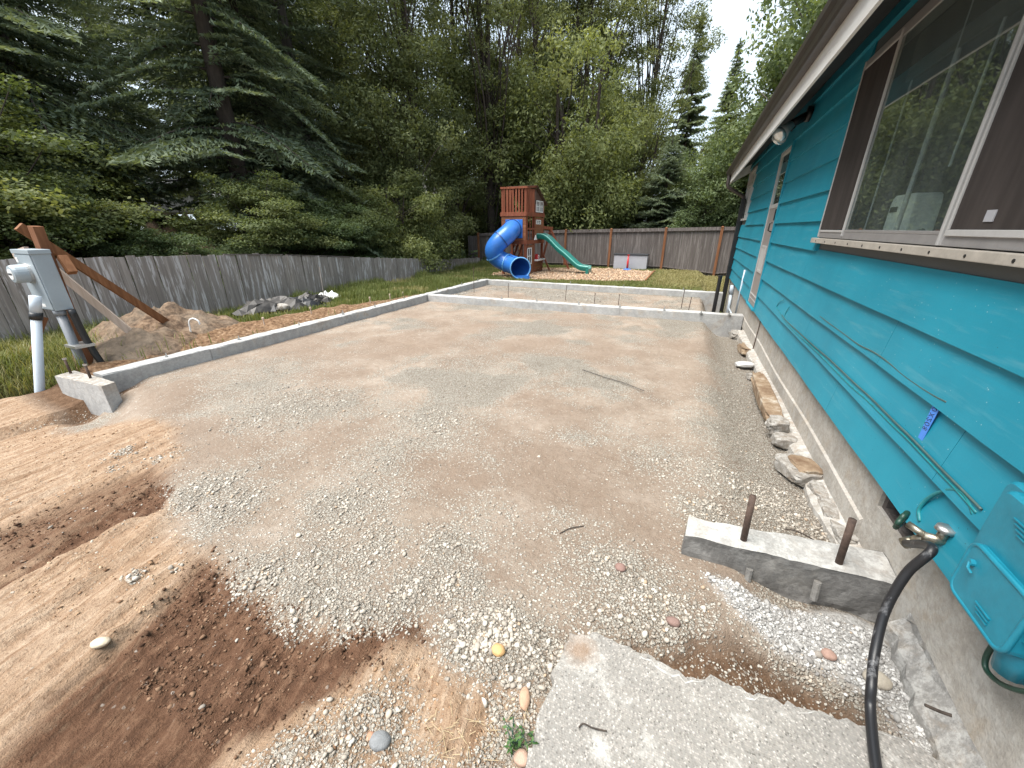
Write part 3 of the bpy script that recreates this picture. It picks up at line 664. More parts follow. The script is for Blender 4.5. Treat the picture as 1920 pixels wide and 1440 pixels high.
# openings: (y0, y1, z0, z1)
BIG = (0.85, 4.86, 1.67, 3.04); DOOR = (7.42, 8.36, 0.47, 2.92); WIN = (11.42, 12.62, 1.93, 3.07)
OPEN = [BIG, DOOR, WIN]
seams = {0: [3.35, 9.6], 1: [4.42, 5.95, 2.02, 10.1], 2: [2.86, 9.2], 3: [5.05, 10.1], 4: [6.3, 10.1], 5: [9.9], 6: [5.6, 10.1], 7: [6.8, 9.6], 8: [3.3, 7.6, 10.1]}
TOPZ = 3.33
kk = 0; z = Z0
while z < TOPZ - 0.02:
    z1 = min(z + DZ, TOPZ); cuts = [(NEAR, FAR)]
    for (a, b, c0, c1) in OPEN:
        if c0 < z1 - .03 and c1 > z + .03:
            new = []
            for (p, q) in cuts:
                if b <= p or a >= q: new.append((p, q)); continue
                if a > p: new.append((p, a))
                if b < q: new.append((b, q))
            cuts = new
    pieces = []
    for (p, q) in cuts:
        ss = [p] + sorted(s for s in seams.get(kk, []) if p + .1 < s < q - .1) + [q]
        pieces += list(zip(ss[:-1], ss[1:]))
    for (p, q) in pieces:
        b0, t0 = .038, .007
        m_ = HB(); lip = .014
        zb = z - (lip if kk else 0); n = max(2, int((q-p)/.25)); w = []
        for i in range(n+1):
            yy = p + .0015 + (q-p-.003)*i/n; wob = .0022*math.sin(yy*2.3+kk*1.7) + .0015*math.sin(yy*7.1+kk)
            w.append([(WX, yy, z1), (WX, yy, zb), (WX-b0-wob, yy, zb), (WX-t0, yy, z1)])
        vs_ = [r for row in w for r in row]; fs_ = [(0,1,2,3), tuple(4*n+i for i in (3,2,1,0))]
        for i in range(n):
            for j in range(4): fs_.append((4*i+j, 4*i+(j+1) % 4, 4*i+4+(j+1) % 4, 4*i+4+j))
        m_.add(vs_, fs_); m_.build('siding_board', M_TEAL)
    z = z1; kk += 1
# sheathing behind the boards, with the openings left open
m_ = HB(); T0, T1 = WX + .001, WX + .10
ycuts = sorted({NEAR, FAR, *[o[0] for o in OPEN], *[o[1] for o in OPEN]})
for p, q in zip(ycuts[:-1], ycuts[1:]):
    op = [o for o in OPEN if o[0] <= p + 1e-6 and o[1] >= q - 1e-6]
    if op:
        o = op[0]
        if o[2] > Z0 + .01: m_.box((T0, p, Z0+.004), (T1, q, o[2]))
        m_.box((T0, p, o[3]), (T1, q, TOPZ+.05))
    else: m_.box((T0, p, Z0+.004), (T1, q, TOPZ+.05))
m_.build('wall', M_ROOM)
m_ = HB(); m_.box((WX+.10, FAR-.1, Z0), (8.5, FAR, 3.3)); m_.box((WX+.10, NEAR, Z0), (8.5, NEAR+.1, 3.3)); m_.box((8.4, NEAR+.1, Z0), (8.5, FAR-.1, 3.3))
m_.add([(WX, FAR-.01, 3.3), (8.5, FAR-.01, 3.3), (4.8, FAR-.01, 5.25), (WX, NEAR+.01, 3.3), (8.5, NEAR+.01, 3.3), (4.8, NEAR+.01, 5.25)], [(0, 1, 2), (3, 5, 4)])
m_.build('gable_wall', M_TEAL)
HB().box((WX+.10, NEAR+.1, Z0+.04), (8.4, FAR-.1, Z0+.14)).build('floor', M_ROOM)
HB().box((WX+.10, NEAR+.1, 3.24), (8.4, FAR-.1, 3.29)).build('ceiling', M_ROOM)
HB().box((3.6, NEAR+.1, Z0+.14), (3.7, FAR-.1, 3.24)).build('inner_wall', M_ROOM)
# foundation with a crawl-space opening
FX = 1.185; V0, V1, VZ = 2.06, 2.43, 0.30
m_ = HB(); m_.box((FX, V1, -.75), (FX+.2, FAR-.02, Z0)); m_.box((FX, NEAR, -.75), (FX+.2, V0, Z0)); m_.box((FX, V0, -.75), (FX+.2, V1, VZ))
m_.box((FX+.2, FAR-.22, -.75), (8.4, FAR-.02, Z0)); m_.box((FX+.2, NEAR, -.75), (8.4, NEAR+.2, Z0)); m_.box((8.4, NEAR, -.75), (8.6, FAR-.02, Z0))
m_.build('foundation', M_FOUND)
m_ = HB(); m_.box((FX+.02, V1-.035, VZ), (FX+.16, V1-.002, Z0)); m_.box((FX+.02, V0+.002, VZ), (FX+.16, V0+.035, Z0)); m_.box((FX+.02, V0+.035, VZ+.001), (FX+.16, V1-.035, VZ+.02))
m_.build('vent_frame', M_FENCE2)
HB().box((FX+.14, V0+.036, VZ+.021), (FX+.155, V1-.036, Z0)).build('vent_panel', M_BARKG)
# a footing ledge with an uneven chipped edge, and a second pour line
m_ = HB(); yy = np.arange(2.14, 8.35, .07); vs_ = []; fs_ = []
ex = FX - .085 - .03*fbm(yy*2.1, yy*0, 71, 3)*2 + .012*np.sin(yy*1.3); tz = -.02 - .05*sstep(4, 8, yy) + .016*fbm(yy*3, yy*0+3, 72, 3)
for i, q in enumerate(yy):
    j = .5*(rng.uniform()-.5)*.02
    vs_ += [(FX-.0005, q, tz[i]+.03), (ex[i]+.025+j, q, tz[i]+.012), (ex[i]+j, q, tz[i]-.02), (ex[i]+.01, q, -.45), (FX-.0005, q, -.45)]
    if i: fs_ += [(5*i-5+a, 5*i-5+(a+1) % 5, 5*i+(a+1) % 5, 5*i+a) for a in range(5)]
fs_ += [(0,1,2,3,4), tuple(5*(len(yy)-1)+a for a in (4,3,2,1,0))]
m_.add(vs_, fs_).build('footing', M_FOOT)
m_ = HB(); yy = np.arange(.2, 1.93, .06); vs_ = []; fs_ = []
ex = FX - .03 - .04*fbm(yy*4.1, yy*0, 73, 4)*2; tz = -.03 + .05*fbm(yy*4, yy*0+3, 74, 3) + .07*sstep(1.4, 1.9, yy)
for i, q in enumerate(yy):
    j = (rng.uniform()-.5)*.034
    vs_ += [(FX-.0005, q, tz[i]+.05), (ex[i]+.05+j, q, tz[i]+.02+j), (ex[i]+j, q, tz[i]-.05), (ex[i]-.03+j, q, -.40), (FX-.0005, q, -.40)]
    if i: fs_ += [(5*i-5+a, 5*i-5+(a+1) % 5, 5*i+(a+1) % 5, 5*i+a) for a in range(5)]
fs_ += [(0,1,2,3,4), tuple(5*(len(yy)-1)+a for a in (4,3,2,1,0))]
m_.add(vs_, fs_).build('footing', M_CONC_CRUMB)
m_ = HB(); yy = np.arange(2.5, 8.9, .15); vs_ = []; fs_ = []
for i, q in enumerate(yy):
    zt = .17 + .012*math.sin(q*2.1) - .004*q; vs_ += [(FX-.0005, q, zt), (FX-.016, q, zt-.012), (FX-.018, q, tz[0]-.05), (FX-.0005, q, tz[0]-.05)]
    if i: fs_ += [(4*i-4+a, 4*i-4+(a+1) % 4, 4*i+(a+1) % 4, 4*i+a) for a in range(4)]
fs_ += [(0,1,2,3), tuple(4*(len(yy)-1)+a for a in (3,2,1,0))]
m_.add(vs_, fs_).build('pour_step', M_FOUND)

# --- eave: gutter, fascia, soffit, roof
EX = 0.70; EZ = 2.84; RN, RF = NEAR - .4, FAR + .12
slope = 0.55
def rz(x): return EZ + .29 + (x - EX)*slope
HB().box((EX, RN, EZ), (EX+.022, RF, EZ+.285)).build('fascia', M_FASCIA)
gx = EX - .002
GU = .105
prof = [(gx, EZ+.20), (gx, EZ+.065), (gx-.062, EZ+.065), (gx-.075, EZ+.085), (gx-.083, EZ+.125), (gx-.105, EZ+.155), (gx-.112, EZ+.195), (gx-.100, EZ+.195), (gx-.096, EZ+.162), (gx-.074, EZ+.13), (gx-.060, EZ+.082), (gx-.008, EZ+.078), (gx-.006, EZ+.20)]
prof = [(a_, b_+GU) for a_, b_ in prof]
gut = HB().prism(prof, 'y', RN, RF+.02).build('gutter', M_BROWNM)
m_ = HB(); m_.prism(prof[:7], 'y', RF+.02, RF+.023); m_.build('gutter_end', M_BROWNM, gut)
HB().prism([(EX+.022, EZ+.21), (WX+.12, EZ+.545), (WX+.12, EZ+.565), (EX+.022, EZ+.23)], 'y', RN, RF).build('soffit', M_SOFFIT)
m_ = HB(); RX = 4.8
m_.prism([(EX-.03, rz(EX-.03)+.01), (RX, rz(RX)), (RX, rz(RX)+.04), (EX-.03, rz(EX-.03)+.05)], 'y', RN, RF)
m_.prism([(RX, rz(RX)+.001), (9.0, rz(EX)+.03), (9.0, rz(EX)+.07), (RX, rz(RX)+.041)], 'y', RN, RF)
m_.build('roof', M_BROWNM)
m_ = HB(); m_.prism([(EX+.0, EZ), (RX, rz(RX)-.12), (RX, rz(RX)-.002), (EX+.0, rz(EX)-.002)], 'y', RF-.001, RF+.03); m_.build('barge_board', M_FASCIA)
# downspout: elbow from the gutter, then straight down into the dug-out corner
m_ = HB(); DX, DY = 1.085, 12.55
m_.tube([(gx-.05, DY-.02, EZ+.17), (gx-.05, DY-.02, EZ-.03), (gx-.02, DY-.02, EZ-.10), (gx+.06, DY-.01, EZ-.15), (DX-.08, DY, EZ-.29), (DX-.02, DY, EZ-.34), (DX, DY, EZ-.42)], .045, 8)
m_.build('gutter_elbow', M_BROWNM, bevel=0)
m_ = HB(); m_.box((DX-.055, DY-.045, -.56), (DX+.055, DY+.045, EZ-.38)); ds = m_.build('downspout', M_BLACK, bevel=.012)
m_ = HB()
for zz in (.75, 1.9): m_.box((DX-.062, DY-.052, zz), (WX-.028, DY+.052, zz+.03))
m_.build('strap', M_BLACK, ds)

# --- big sliding window
y0, y1, z0, z1 = BIG; FXo = WX - .048; FXi = WX + .06
m_ = HB()
for (p, q, c, d) in ((y0, y1, z0, z0+.05), (y0, y1, z1-.05, z1), (y1-.035, y1, z0+.05, z1-.05), (y0, y0+.035, z0+.05, z1-.05)): m_.box((FXo+.004, p, c), (FXi, q, d))
win = m_.build('window', M_ALU, bevel=.004)
def wpart(name, boxes, mat, bevel=0.003):
    mm = HB()
    for b in boxes: mm.box(*b)
    return mm.build(name, mat, win, bevel=bevel)
zb, zt = z0+.05, z1-.05
P1a, P1b = 4.13, 4.825; P2a, P2b = 2.69, 4.13
# left screened sash
wpart('screen_panel', [((FXo+.002, P1a+.022, zb+.02), (FXo+.006, P1b-.012, zt-.02))], M_SCREEN, 0)
wpart('sash_frame', [((FXo-.004, P1b-.010, zb-.045), (FXo+.02, P1b+.008, zt+.045)), ((FXo-.002, P1a+.02, zb-.002), (FXo+.008, P1b-.012, zb+.016)), ((FXo-.001, P1a+.02, zt-.02), (FXo+.008, P1b-.012, zt))], M_ALUW)
wpart('mullion', [((FXo-.006, P1a+.003, zb-.03), (FXo+.010, P1a+.018, zt+.03))], M_ALUW)
# middle glass
gp_ = wpart('pane', [((FXo+.010, P2a+.016, zb+.018), (FXo+.015, P2b+.002, zt-.02))], M_GLASS, 0)
wpart('sash_frame', [((FXo+.003, P2a+.018, zb), (FXo+.022, P2b+.002, zb+.018)), ((FXo+.003, P2a+.018, zt-.02), (FXo+.022, P2b+.002, zt)), ((FXo-.002, P2a-.002, zb-.02), (FXo+.022, P2a+.016, zt))], M_ALU)
wpart('mullion', [((FXo-.009, P2a-.030, zb-.048), (FXo+.012, P2a-.006, zt+.03))], M_ALUW)
# right screened sash
wpart('screen_panel', [((FXo+.002, y0+.06, zb+.024), (FXo+.006, P2a-.062, zt-.02))], M_SCREEN, 0)
wpart('sash_frame', [((FXo-.006, y0+.04, zb-.004), (FXo+.008, P2a-.045, zb+.024)), ((FXo-.006, P2a-.062, zb+.024), (FXo+.008, P2a-.045, zt)), ((FXo-.001, y0+.04, zt-.02), (FXo+.008, P2a-.062, zt))], M_ALUW)
patch = wpart('screen_patch', [((FXo-.002, 2.34, zb+.055), (FXo+.0015, 2.40, zb+.10))], M_GREYP, 0)
mm = HB()
for i in range(9):
    a = i*.7; mm.box((FXo-.0018, 2.255+.014*math.cos(a)*(.4+.07*i), 2.055+.022*math.sin(a)*(.4+.08*i)), (FXo+.0014, 2.267+.014*math.cos(a)*(.4+.07*i), 2.066+.022*math.sin(a)*(.4+.08*i)))
mm.build('screen_tear', M_BLACK, win)
sill = wpart('sill', [((FXo-.030, y0-.03, z0-.050), (WX+.02, y1+.045, z0-.006))], M_SILL, .004)
mm = HB()
for i in range(12):
    yy = 4.72 - i*.295
    if yy > y0: mm.v = []; mm.f = []; mm.tube([(FXo-.028, yy, z0-.030), (FXo-.0325, yy, z0-.030)], .0075, 8); mm.build('screw', M_BLACK, sill)
# inside the window: blind wands, a shelf with a knitted throw, a white box
mm = HB(); mm.box((WX+.10, y0, z0-.03), (WX+.32, y1, z0-.005)); mm.build('inner_sill', M_ROOM, win)
mm = HB(); mm.box((WX+.05, P2a, zt-.30), (WX+.075, P2b, zt-.02)); mm.build('valance', M_SCREEN, win)
for (yy, zlo, r_) in ((4.05, zb, .006), (3.50, zb+.01, .014), (3.12, zb+.34, .007)):
    HB().tube([(WX+.06, yy, zlo), (WX+.06, yy, zt-.02)], r_, 8).build('blind_wand', M_GREYP, win)
    # each hangs behind the pane
wb = thing('storage_tub', 'white plastic tub standing behind the glass of the large window', 'tub', (WX+.20, 3.74, z0-.005))
mm = MB(); mm.prism([(-.19, 0), (.19, 0), (.19, .24), (.175, .285), (.14, .30), (-.12, .30), (-.15, .285), (-.165, .24)], 'x', -.07, .07)
mm.build('body', M_WHITEP, wb, bevel=.008)
mm = MB(); mm.box((-.078, .05, .19), (-.0705, .15, .225)); mm.build('handle_recess', M_DARKP, wb)
mm = MB(); mm.box((-.078, .04, .05), (-.0705, .17, .065)); mm.build('latch', M_GREYP, wb)
thr = MB(); n_ = 34; vs_ = []; fs_ = []
for i in range(n_):
    for j in range(6):
        vs_.append((WX+.13+.03*j, 3.14+.78*i/(n_-1), z0-.004+.012+.085*math.sin(math.pi*(j/5))*(.55+.45*math.sin(i*.34+1)) + .008*math.sin(i*2.6+j*1.4)))
for i in range(n_-1):
    for j in range(5): fs_.append((i*6+j, i*6+j+1, i*6+j+7, i*6+j+6))
tag(thr.add(vs_, fs_).build('knitted_throw', m_plain('grey_green_knit', (0.16, 0.20, 0.19), 0.9, 0.4, 40, bump=0.6), None, smooth=True), 'grey knitted throw lying on the sill behind the window glass', 'throw')

# --- door
y0, y1, z0, z1 = DOOR
m_ = HB(); ox = WX - .045
for b in (((ox, y0, z0), (WX+.1, y0+.045, z1)), ((ox, y1-.045, z0), (WX+.1, y1, z1)), ((ox, y0+.045, z1-.045), (WX+.1, y1-.045, z1)), ((ox-.02, y0+.045, z0), (WX+.1, y1-.045, z0+.03))): m_.box(*b)
door_f = m_.build('door_frame', M_TEAL, bevel=.004)
m_ = HB(); dx = WX - .025; dy0, dy1, dz0, dz1 = y0+.05, y1-.05, z0+.035, z1-.05; GZ = 2.05
m_.box((dx, dy0+.055, dz0+.16), (dx+.035, dy1-.055, GZ)); door = m_.build('door', M_DOOR)
def dpart(name, boxes, mat, bevel=.003):
    mm = HB()
    for b in boxes: mm.box(*b)
    return mm.build(name, mat, door, bevel=bevel)
dpart('door_rail', [((dx-.008, dy0, dz0), (dx+.04, dy0+.055, dz1)), ((dx-.008, dy1-.055, dz0), (dx+.04, dy1, dz1)), ((dx-.007, dy0+.055, dz1-.06), (dx+.04, dy1-.055, dz1)), ((dx-.007, dy0+.055, GZ), (dx+.04, dy1-.055, GZ+.06))], M_ALUW)
dpart('kick_plate', [((dx-.006, dy0+.055, dz0), (dx+.036, dy1-.055, dz0+.16))], M_DOOR)
dpart('kick_trim', [((dx-.012, dy0+.055, dz0+.16), (dx-.0005, dy1-.055, dz0+.175)), ((dx-.012, dy0+.055, dz0+.09), (dx-.0065, dy1-.055, dz0+.10))], M_ALUW, 0)
dpart('pane', [((dx+.010, dy0+.055, GZ+.06), (dx+.016, dy1-.055, dz1-.06))], M_GLASS, 0)
dpart('inner_curtain', [((dx+.030, dy0+.055, GZ+.06), (dx+.034, dy1-.055, dz1-.06))], M_SCREEN, 0)
mm = HB(); mm.box((dx-.03, dy0+.012, 1.86), (dx-.008, dy0+.042, 2.02)); mm.tube([(dx-.03, dy0+.027, 1.83), (dx-.06, dy0+.027, 1.82), (dx-.065, dy0+.027, 1.72), (dx-.03, dy0+.027, 1.70), (dx-.008, dy0+.027, 1.70)], .009, 8); mm.build('handle', M_BLACK, door)
dpart('pet_door', [((dx-.014, dy0+.20, dz0+.55), (dx-.0005, dy1-.20, dz0+.59)), ((dx-.014, dy0+.20, dz0+.95), (dx-.0005, dy1-.20, dz0+.98)), ((dx-.014, dy0+.20, dz0+.59), (dx-.0005, dy0+.235, dz0+.95)), ((dx-.014, dy1-.235, dz0+.59), (dx-.0005, dy1-.20, dz0+.95)), ((dx-.007, dy0+.235, dz0+.59), (dx-.001, dy1-.235, dz0+.95))], M_ALUW, 0)
# --- far small window
y0, y1, z0, z1 = WIN
m_ = HB()
for b in (((WX-.05, y0, z0), (WX+.05, y0+.05, z1)), ((WX-.05, y1-.05, z0), (WX+.05, y1, z1)), ((WX-.05, y0+.05, z0), (WX+.05, y1-.05, z0+.05)), ((WX-.05, y0+.05, z1-.05), (WX+.05, y1-.05, z1)), ((WX-.035, y0+.05, z0+.78), (WX+.03, y1-.05, z0+.81)), ((WX-.03, (y0+y1)/2-.02, z0+.05), (WX+.03, (y0+y1)/2+.02, z0+.78))): m_.box(*b)
w2 = m_.build('window', M_ALUW, bevel=.004)
HB().box((WX+.0, y0+.05, z0+.05), (WX+.006, y1-.05, z1-.05)).build('pane', M_GLASS, w2)
HB().box((WX+.07, y0+.0, z0+.0), (WX+.09, y1, z1)).build('curtain', M_SCREEN, w2)

# --- things fixed to the wall
fl = thing('floodlight', 'twin floodlight on a dark bracket under the eave above the door', 'floodlight', (WX-.02, 6.75, 3.08))
fl.scale = (1.5, 1.5, 1.5)
m_ = MB(); m_.tube([(0, 0, 0), (-.035, 0, 0)], .058, 14); m_.tube([(-.03, 0, -.01), (-.10, -.01, -.05), (-.14, .0, -.07)], .032, 10); m_.tube([(-.09, 0, -.035), (-.13, .03, -.10)], .028, 10); m_.build('bracket', M_BLACK, fl, smooth=True)
for (cy, dxx, dyy) in ((-.055, -.09, -.06), (.085, -.06, .09)):
    p = Vector((-.13, cy*.5, -.07)); d = Vector((dxx, dyy*.9, -.085)).normalized()
    pts = [p, p + d*.04, p + d*.07, p + d*.11, p + d*.135, p + d*.145]; m_ = MB()
    m_.tube(pts[:4], [.030, .036, .05, .062], 16); b_ = m_.build('lamp', M_ALUW, fl, smooth=True)
    m_ = MB(); m_.tube(pts[3:], [.0625, .055, .02], 16); m_.build('lens', M_LAMP, b_, smooth=True)

ub = thing('utility_box', 'teal painted plastic utility box with a hinged lower hatch beside the hose tap', 'utility box', (WX-.028, 1.39, .815))
def rr(w, h, r, n=4):
    out = []
    for cx, cy, a0 in ((w-r, h-r, 0), (-w+r, h-r, 90), (-w+r, -h+r, 180), (w-r, -h+r, 270)):
        for i in range(n+1): a = R(a0 + 90*i/n); out.append((cx + r*math.cos(a), cy + r*math.sin(a)))
    return out
def shell(mb, prof, d0, d1, inset, ax=-1):
    """rounded plate standing off the wall in -X"""
    n = len(prof); a = [(-d0, p[0], p[1]) for p in prof]; b = [(-(d1-inset), p[0], p[1]) for p in prof]
    c = [(-d1, p[0]*(1-inset*4), p[1]*(1-inset*3)) for p in prof]
    fs = [(i, (i+1) % n, (i+1) % n + n, i+n) for i in range(n)] + [(i+n, (i+1) % n + n, (i+1) % n + 2*n, i+2*n) for i in range(n)]
    mb.add(a+b+c, fs + [tuple(range(2*n, 3*n)), tuple(reversed(range(n)))])
m_ = MB(); shell(m_, [(p[0], p[1]+.01) for p in rr(.195, .185, .03)], 0, .085, .012); m_.build('body', M_TEALBOX, ub, smooth=False, bevel=0)
m_ = MB(); shell(m_, [(p[0]-.02, p[1]+.02) for p in rr(.165, .165, .03)], .02, .115, .014); m_.build('cover', M_TEALBOX, ub)
m_ = MB(); shell(m_, [(p[0]-.015, p[1]-.115) for p in rr(.135, .105, .035)], .03, .132, .010); ht = m_.build('hatch', M_TEALBOX, ub)
m_ = MB(); pr = [(p[0]-.015, p[1]-.115) for p in rr(.130, .100, .035)]; m_.tube([(-.127, *p) for p in pr + pr[:1]], .009, 6, caps=False); m_.build('hatch_rim', M_TEALBOX, ht, smooth=True)
m_ = MB(); m_.tube([(-.130, .075, -.075), (-.144, .075, -.075)], .012, 10); m_.tube([(-.142, .075, -.075), (-.148, .062, -.088), (-.142, .05, -.098)], .004, 6); m_.build('latch', M_TEALBOX, ht)
m_ = MB()
for i in range(4): m_.box((-.119, -.02-.001*i, .125-.012*i), (-.1145, .06-.012*i, .129-.012*i))
m_.build('embossed_lines', M_TEALBOX, ub)
m_ = MB()
for i in range(3): m_.box((-.136, -.07, -.165-.012*i), (-.1315, .0-.01*i, -.160-.012*i))
m_.build('embossed_lines', M_TEALBOX, ub)
m_ = MB(); m_.tube([(-.05, -.09, -.15), (-.05, -.09, -.25), (-.05, -.092, -.32)], [.045, .045, .035], 12); m_.build('conduit_hub', M_TEALBOX, ub, smooth=True)

tap = thing('hose_tap', 'metal hose tap with dark green wheel handle on the foundation', 'tap', (FX, 1.83, .56))
m_ = MB(); m_.tube([(.0, 0, 0), (-.03, 0, 0)], .034, 12); m_.tube([(-.02, 0, 0), (-.115, .0, .0)], .019, 12); m_.tube([(-.085, 0, .0), (-.105, .02, -.03), (-.12, .03, -.06)], [.02, .02, .022], 12); m_.tube([(-.06, 0, -.005), (-.06, 0, .05)], .018, 12); m_.tube([(-.10, .0, 0), (-.15, .05, .012)], .015, 10); m_.build('body', M_BRASS, tap, smooth=True)
m_ = MB(); m_.tube([(-.06, 0, .048), (-.06, 0, .066)], [.033, .03], 16); m_.build('cap', M_STEEL, tap, smooth=True)
ctr = Vector((-.165, .065, .014)); ax = Vector((-.8, .6, .1)).normalized(); u = ax.cross(Vector((0, 0, 1))).normalized(); w = ax.cross(u); m_ = MB()
ring = [ctr + (u*math.cos(t*math.pi/12) + w*math.sin(t*math.pi/12))*(.034 + .005*math.cos(t*math.pi/12*6)) for t in range(25)]
m_.tube(ring, .011, 8, caps=False); m_.tube([ctr - ax*.012, ctr + ax*.012], .014, 10)
for t in range(3):
    a = t*math.pi/3; d = u*math.cos(a) + w*math.sin(a); m_.tube([ctr - d*.034, ctr + d*.034], .007, 6)
m_.build('wheel_handle', M_DGREEN, tap, smooth=True)
m_ = MB(); m_.tube([(-.118, .029, -.055), (-.14, .04, -.085)], .023, 12); m_.build('hose_coupling', M_BRASS, tap, smooth=True)

def spline(pts, n=10):
    P = [Vector(p) for p in pts]; P = [P[0]*2 - P[1]] + P + [P[-1]*2 - P[-2]]; out = []
    for i in range(1, len(P)-2):
        for t in range(n):
            t /= n; a, b, c, d = P[i-1], P[i], P[i+1], P[i+2]
            out.append(.5*((2*b) + (c-a)*t + (2*a-5*b+4*c-d)*t*t + (3*b-a-3*c+d)*t**3))
    return out + [P[-2]]
hp = [(FX-.135, 1.868, .48), atx(1748, 1028, 1.0), atx(1700, 1075, .955), atx(1660, 1145, .925), atx(1640, 1225, .90)]
e1 = gp(1632, 1330, .10); e2 = gp(1640, 1420, SLAB_Z+.02); e3 = gp(1662, 1560, SLAB_Z+.02)
hp += [(*gp(1634, 1285, .16), .16), (*e1, .10), (*e2, SLAB_Z+.021), (*e3, SLAB_Z+.021), (e3[0]-.05, e3[1]-.3, SLAB_Z+.021)]
hose = MB().tube(spline(hp), .0165, 12).build('garden_hose', M_RUBBER, None, smooth=True)
tag(hose, 'worn black rubber hose curving from the tap down onto the slab', 'hose')

# cables along the siding, pinned in two runs
def wall_pts(pxs, x=WX-.032): return [atx(a, b, x) for a, b in pxs]
run1 = [(1462,584),(1470,600),(1490,622),(1524,652),(1552,680),(1596,724),(1626,750),(1674,797),(1703,824),(1765,889),(1800,925),(1832,962)]
c1 = MB().tube(spline(wall_pts(run1), 6), .0065, 6).build('cable', M_CABLE, None, smooth=True); tag(c1, 'teal painted cable sagging along the lowest siding joint above the foundation', 'cable', 'cables along the siding')
run2 = [(1466,590),(1474,601),(1497,622),(1528,650),(1556,674),(1600,716),(1632,745),(1680,793),(1708,820),(1772,886),(1806,920),(1840,955)]
c2 = MB().tube(spline(wall_pts(run2, WX-.036), 6), .005, 6).build('cable', M_CABLED, None, smooth=True); tag(c2, 'thin dark cable twisted beside the teal cable on the lowest joint', 'cable', 'cables along the siding')
run3 = [(1538,593),(1552,604),(1580,624),(1610,646),(1640,661),(1668,681),(1694,703),(1725,725),(1752,742),(1775,754)]
c3 = MB().tube(spline(wall_pts(run3, WX-.032), 6), .0045, 6).build('cable', M_CABLED, None, smooth=True); tag(c3, 'grey cable bowing out of the second siding joint above the blue tape', 'cable', 'cables along the siding')
loop = [(1725,978),(1724,955),(1740,935),(1765,922),(1790,918),(1808,926),(1820,945),(1826,965)]
c4 = MB().tube(spline(wall_pts(loop, WX-.030), 6), .008, 6).build('cable', M_CABLE, None, smooth=True); tag(c4, 'teal cable arching over the hose tap to the utility box', 'cable', 'cables along the siding')
loop2 = [(1925,1160),(1880,1190),(1852,1225),(1848,1252),(1868,1276),(1900,1292),(1940,1300)]
c5 = MB().tube(spline([atx(a, b, FX-.09) for a, b in loop2], 6), .008, 8).build('cable', M_DGREEN, None, smooth=True); tag(c5, 'dark green ground wire looping below the utility box', 'cable')
ends = [[(1462,584),(1456,576),(1462,566),(1470,562)], [(1470,598),(1474,585),(1480,575)], [(1468,552),(1466,561),(1464,566)], [(1478,556),(1490,565),(1498,566)]]
for e in ends[:2]:
    o = MB().tube(spline(wall_pts(e), 5), .004, 5).build('cable_end', M_CABLE, None, smooth=True); tag(o, None); o.parent = c1
o = MB().tube(spline([atx(1424, 594, WX-.03), atx(1426, 600, FX-.02), atx(1420, 625, FX-.02), atx(1410, 660, FX-.03), (*gp(1408, 668, -.15), -.15)], 5), .007, 6).build('ground_wire', M_RUST, None, smooth=True)
tag(o, 'thin brown wire hanging down the foundation below the door', 'wire')
# blue tape with handwriting
tp = [atx(a, b, WX-.026) for a, b in ((1755,748),(1769,754),(1726,834),(1718,828))]
tape = MB(); tn = Vector((-.0015, 0, 0))
tape.add([Vector(p) + tn for p in tp] + [Vector(p) for p in tp], [(0,1,2,3), (4,7,6,5), (0,4,5,1), (1,5,6,2), (2,6,7,3), (3,7,4,0)])
tape = tape.build('masking_tape', M_TAPE, None); tag(tape, 'strip of blue masking tape with black handwriting on the teal siding', 'tape')
A = Vector(tp[0])*.5 + Vector(tp[1])*.5; B = Vector(tp[2])*.5 + Vector(tp[3])*.5; dn = (B-A); wd = (Vector(tp[1])-Vector(tp[0]))
glyphs = {'2': [(-.3,.6),(.1,.9),(.3,.5),(-.3,-.5),(.35,-.5)], 'X': [(-.3,.8),(.3,-.6)], 'x': [(.3,.8),(-.3,-.6)], '8': [(0,.1),(.28,.5),(0,.9),(-.28,.5),(0,.1),(.32,-.3),(0,-.7),(-.32,-.3),(0,.1)], '0': [(0,.9),(.3,.4),(.25,-.4),(0,-.7),(-.28,-.4),(-.28,.4),(0,.9)], '-': [(-.3,0),(.3,.1)]}
ink = MB()
for i, g in enumerate(['8', '0', 'Xx', '2', '0', '8']):
    for ch in g:
        o_ = A + dn*(.10 + .105*i + .02*(i > 1)); pts = [o_ + wd*(-p[1]*.42) + dn*(p[0]*.11) + Vector((-.0022, 0, 0)) for p in glyphs[ch]]
        ink.tube(pts, .0014, 4)
ink.build('handwriting', M_INK, tape)
# pipes at the far foundation
m_ = MB(); p0 = atx(1397, 506, WX-.03); p1 = atx(1384, 572, WX-.03); m_.tube([p0, (p0[0], p0[1], p1[2]-.2)], .02, 8); tag(m_.build('vent_pipe', M_PVCW, None, smooth=True), 'thin white pipe running up the siding left of the door', 'pipe')
p0 = atx(1374, 535, FX-.05); m_ = MB(); m_.tube([(p0[0], p0[1], p0[2]), (p0[0], p0[1], p0[2]-.22)], .05, 10); m_.tube([(p0[0], p0[1], p0[2]-.22), (p0[0], p0[1]-.1, p0[2]-.45), (p0[0], p0[1]-.1, p0[2]-.8)], .035, 10); m_.tube([(p0[0], p0[1]-.1, p0[2]-.55), (p0[0]+.0, p0[1]-1.3, p0[2]-.55)], .025, 8)
tag(m_.build('drain_pipe', M_PVCW, None, smooth=True), 'white plastic drain pipes with elbows against the far foundation', 'pipe')
sp_ = (.80, 11.15); m_ = MB(); zb_ = h1(*sp_)-.05; m_.tube([(*sp_, zb_), (*sp_, .62)], .045, 12); m_.tube([(*sp_, .62), (*sp_, .66)], .052, 12)
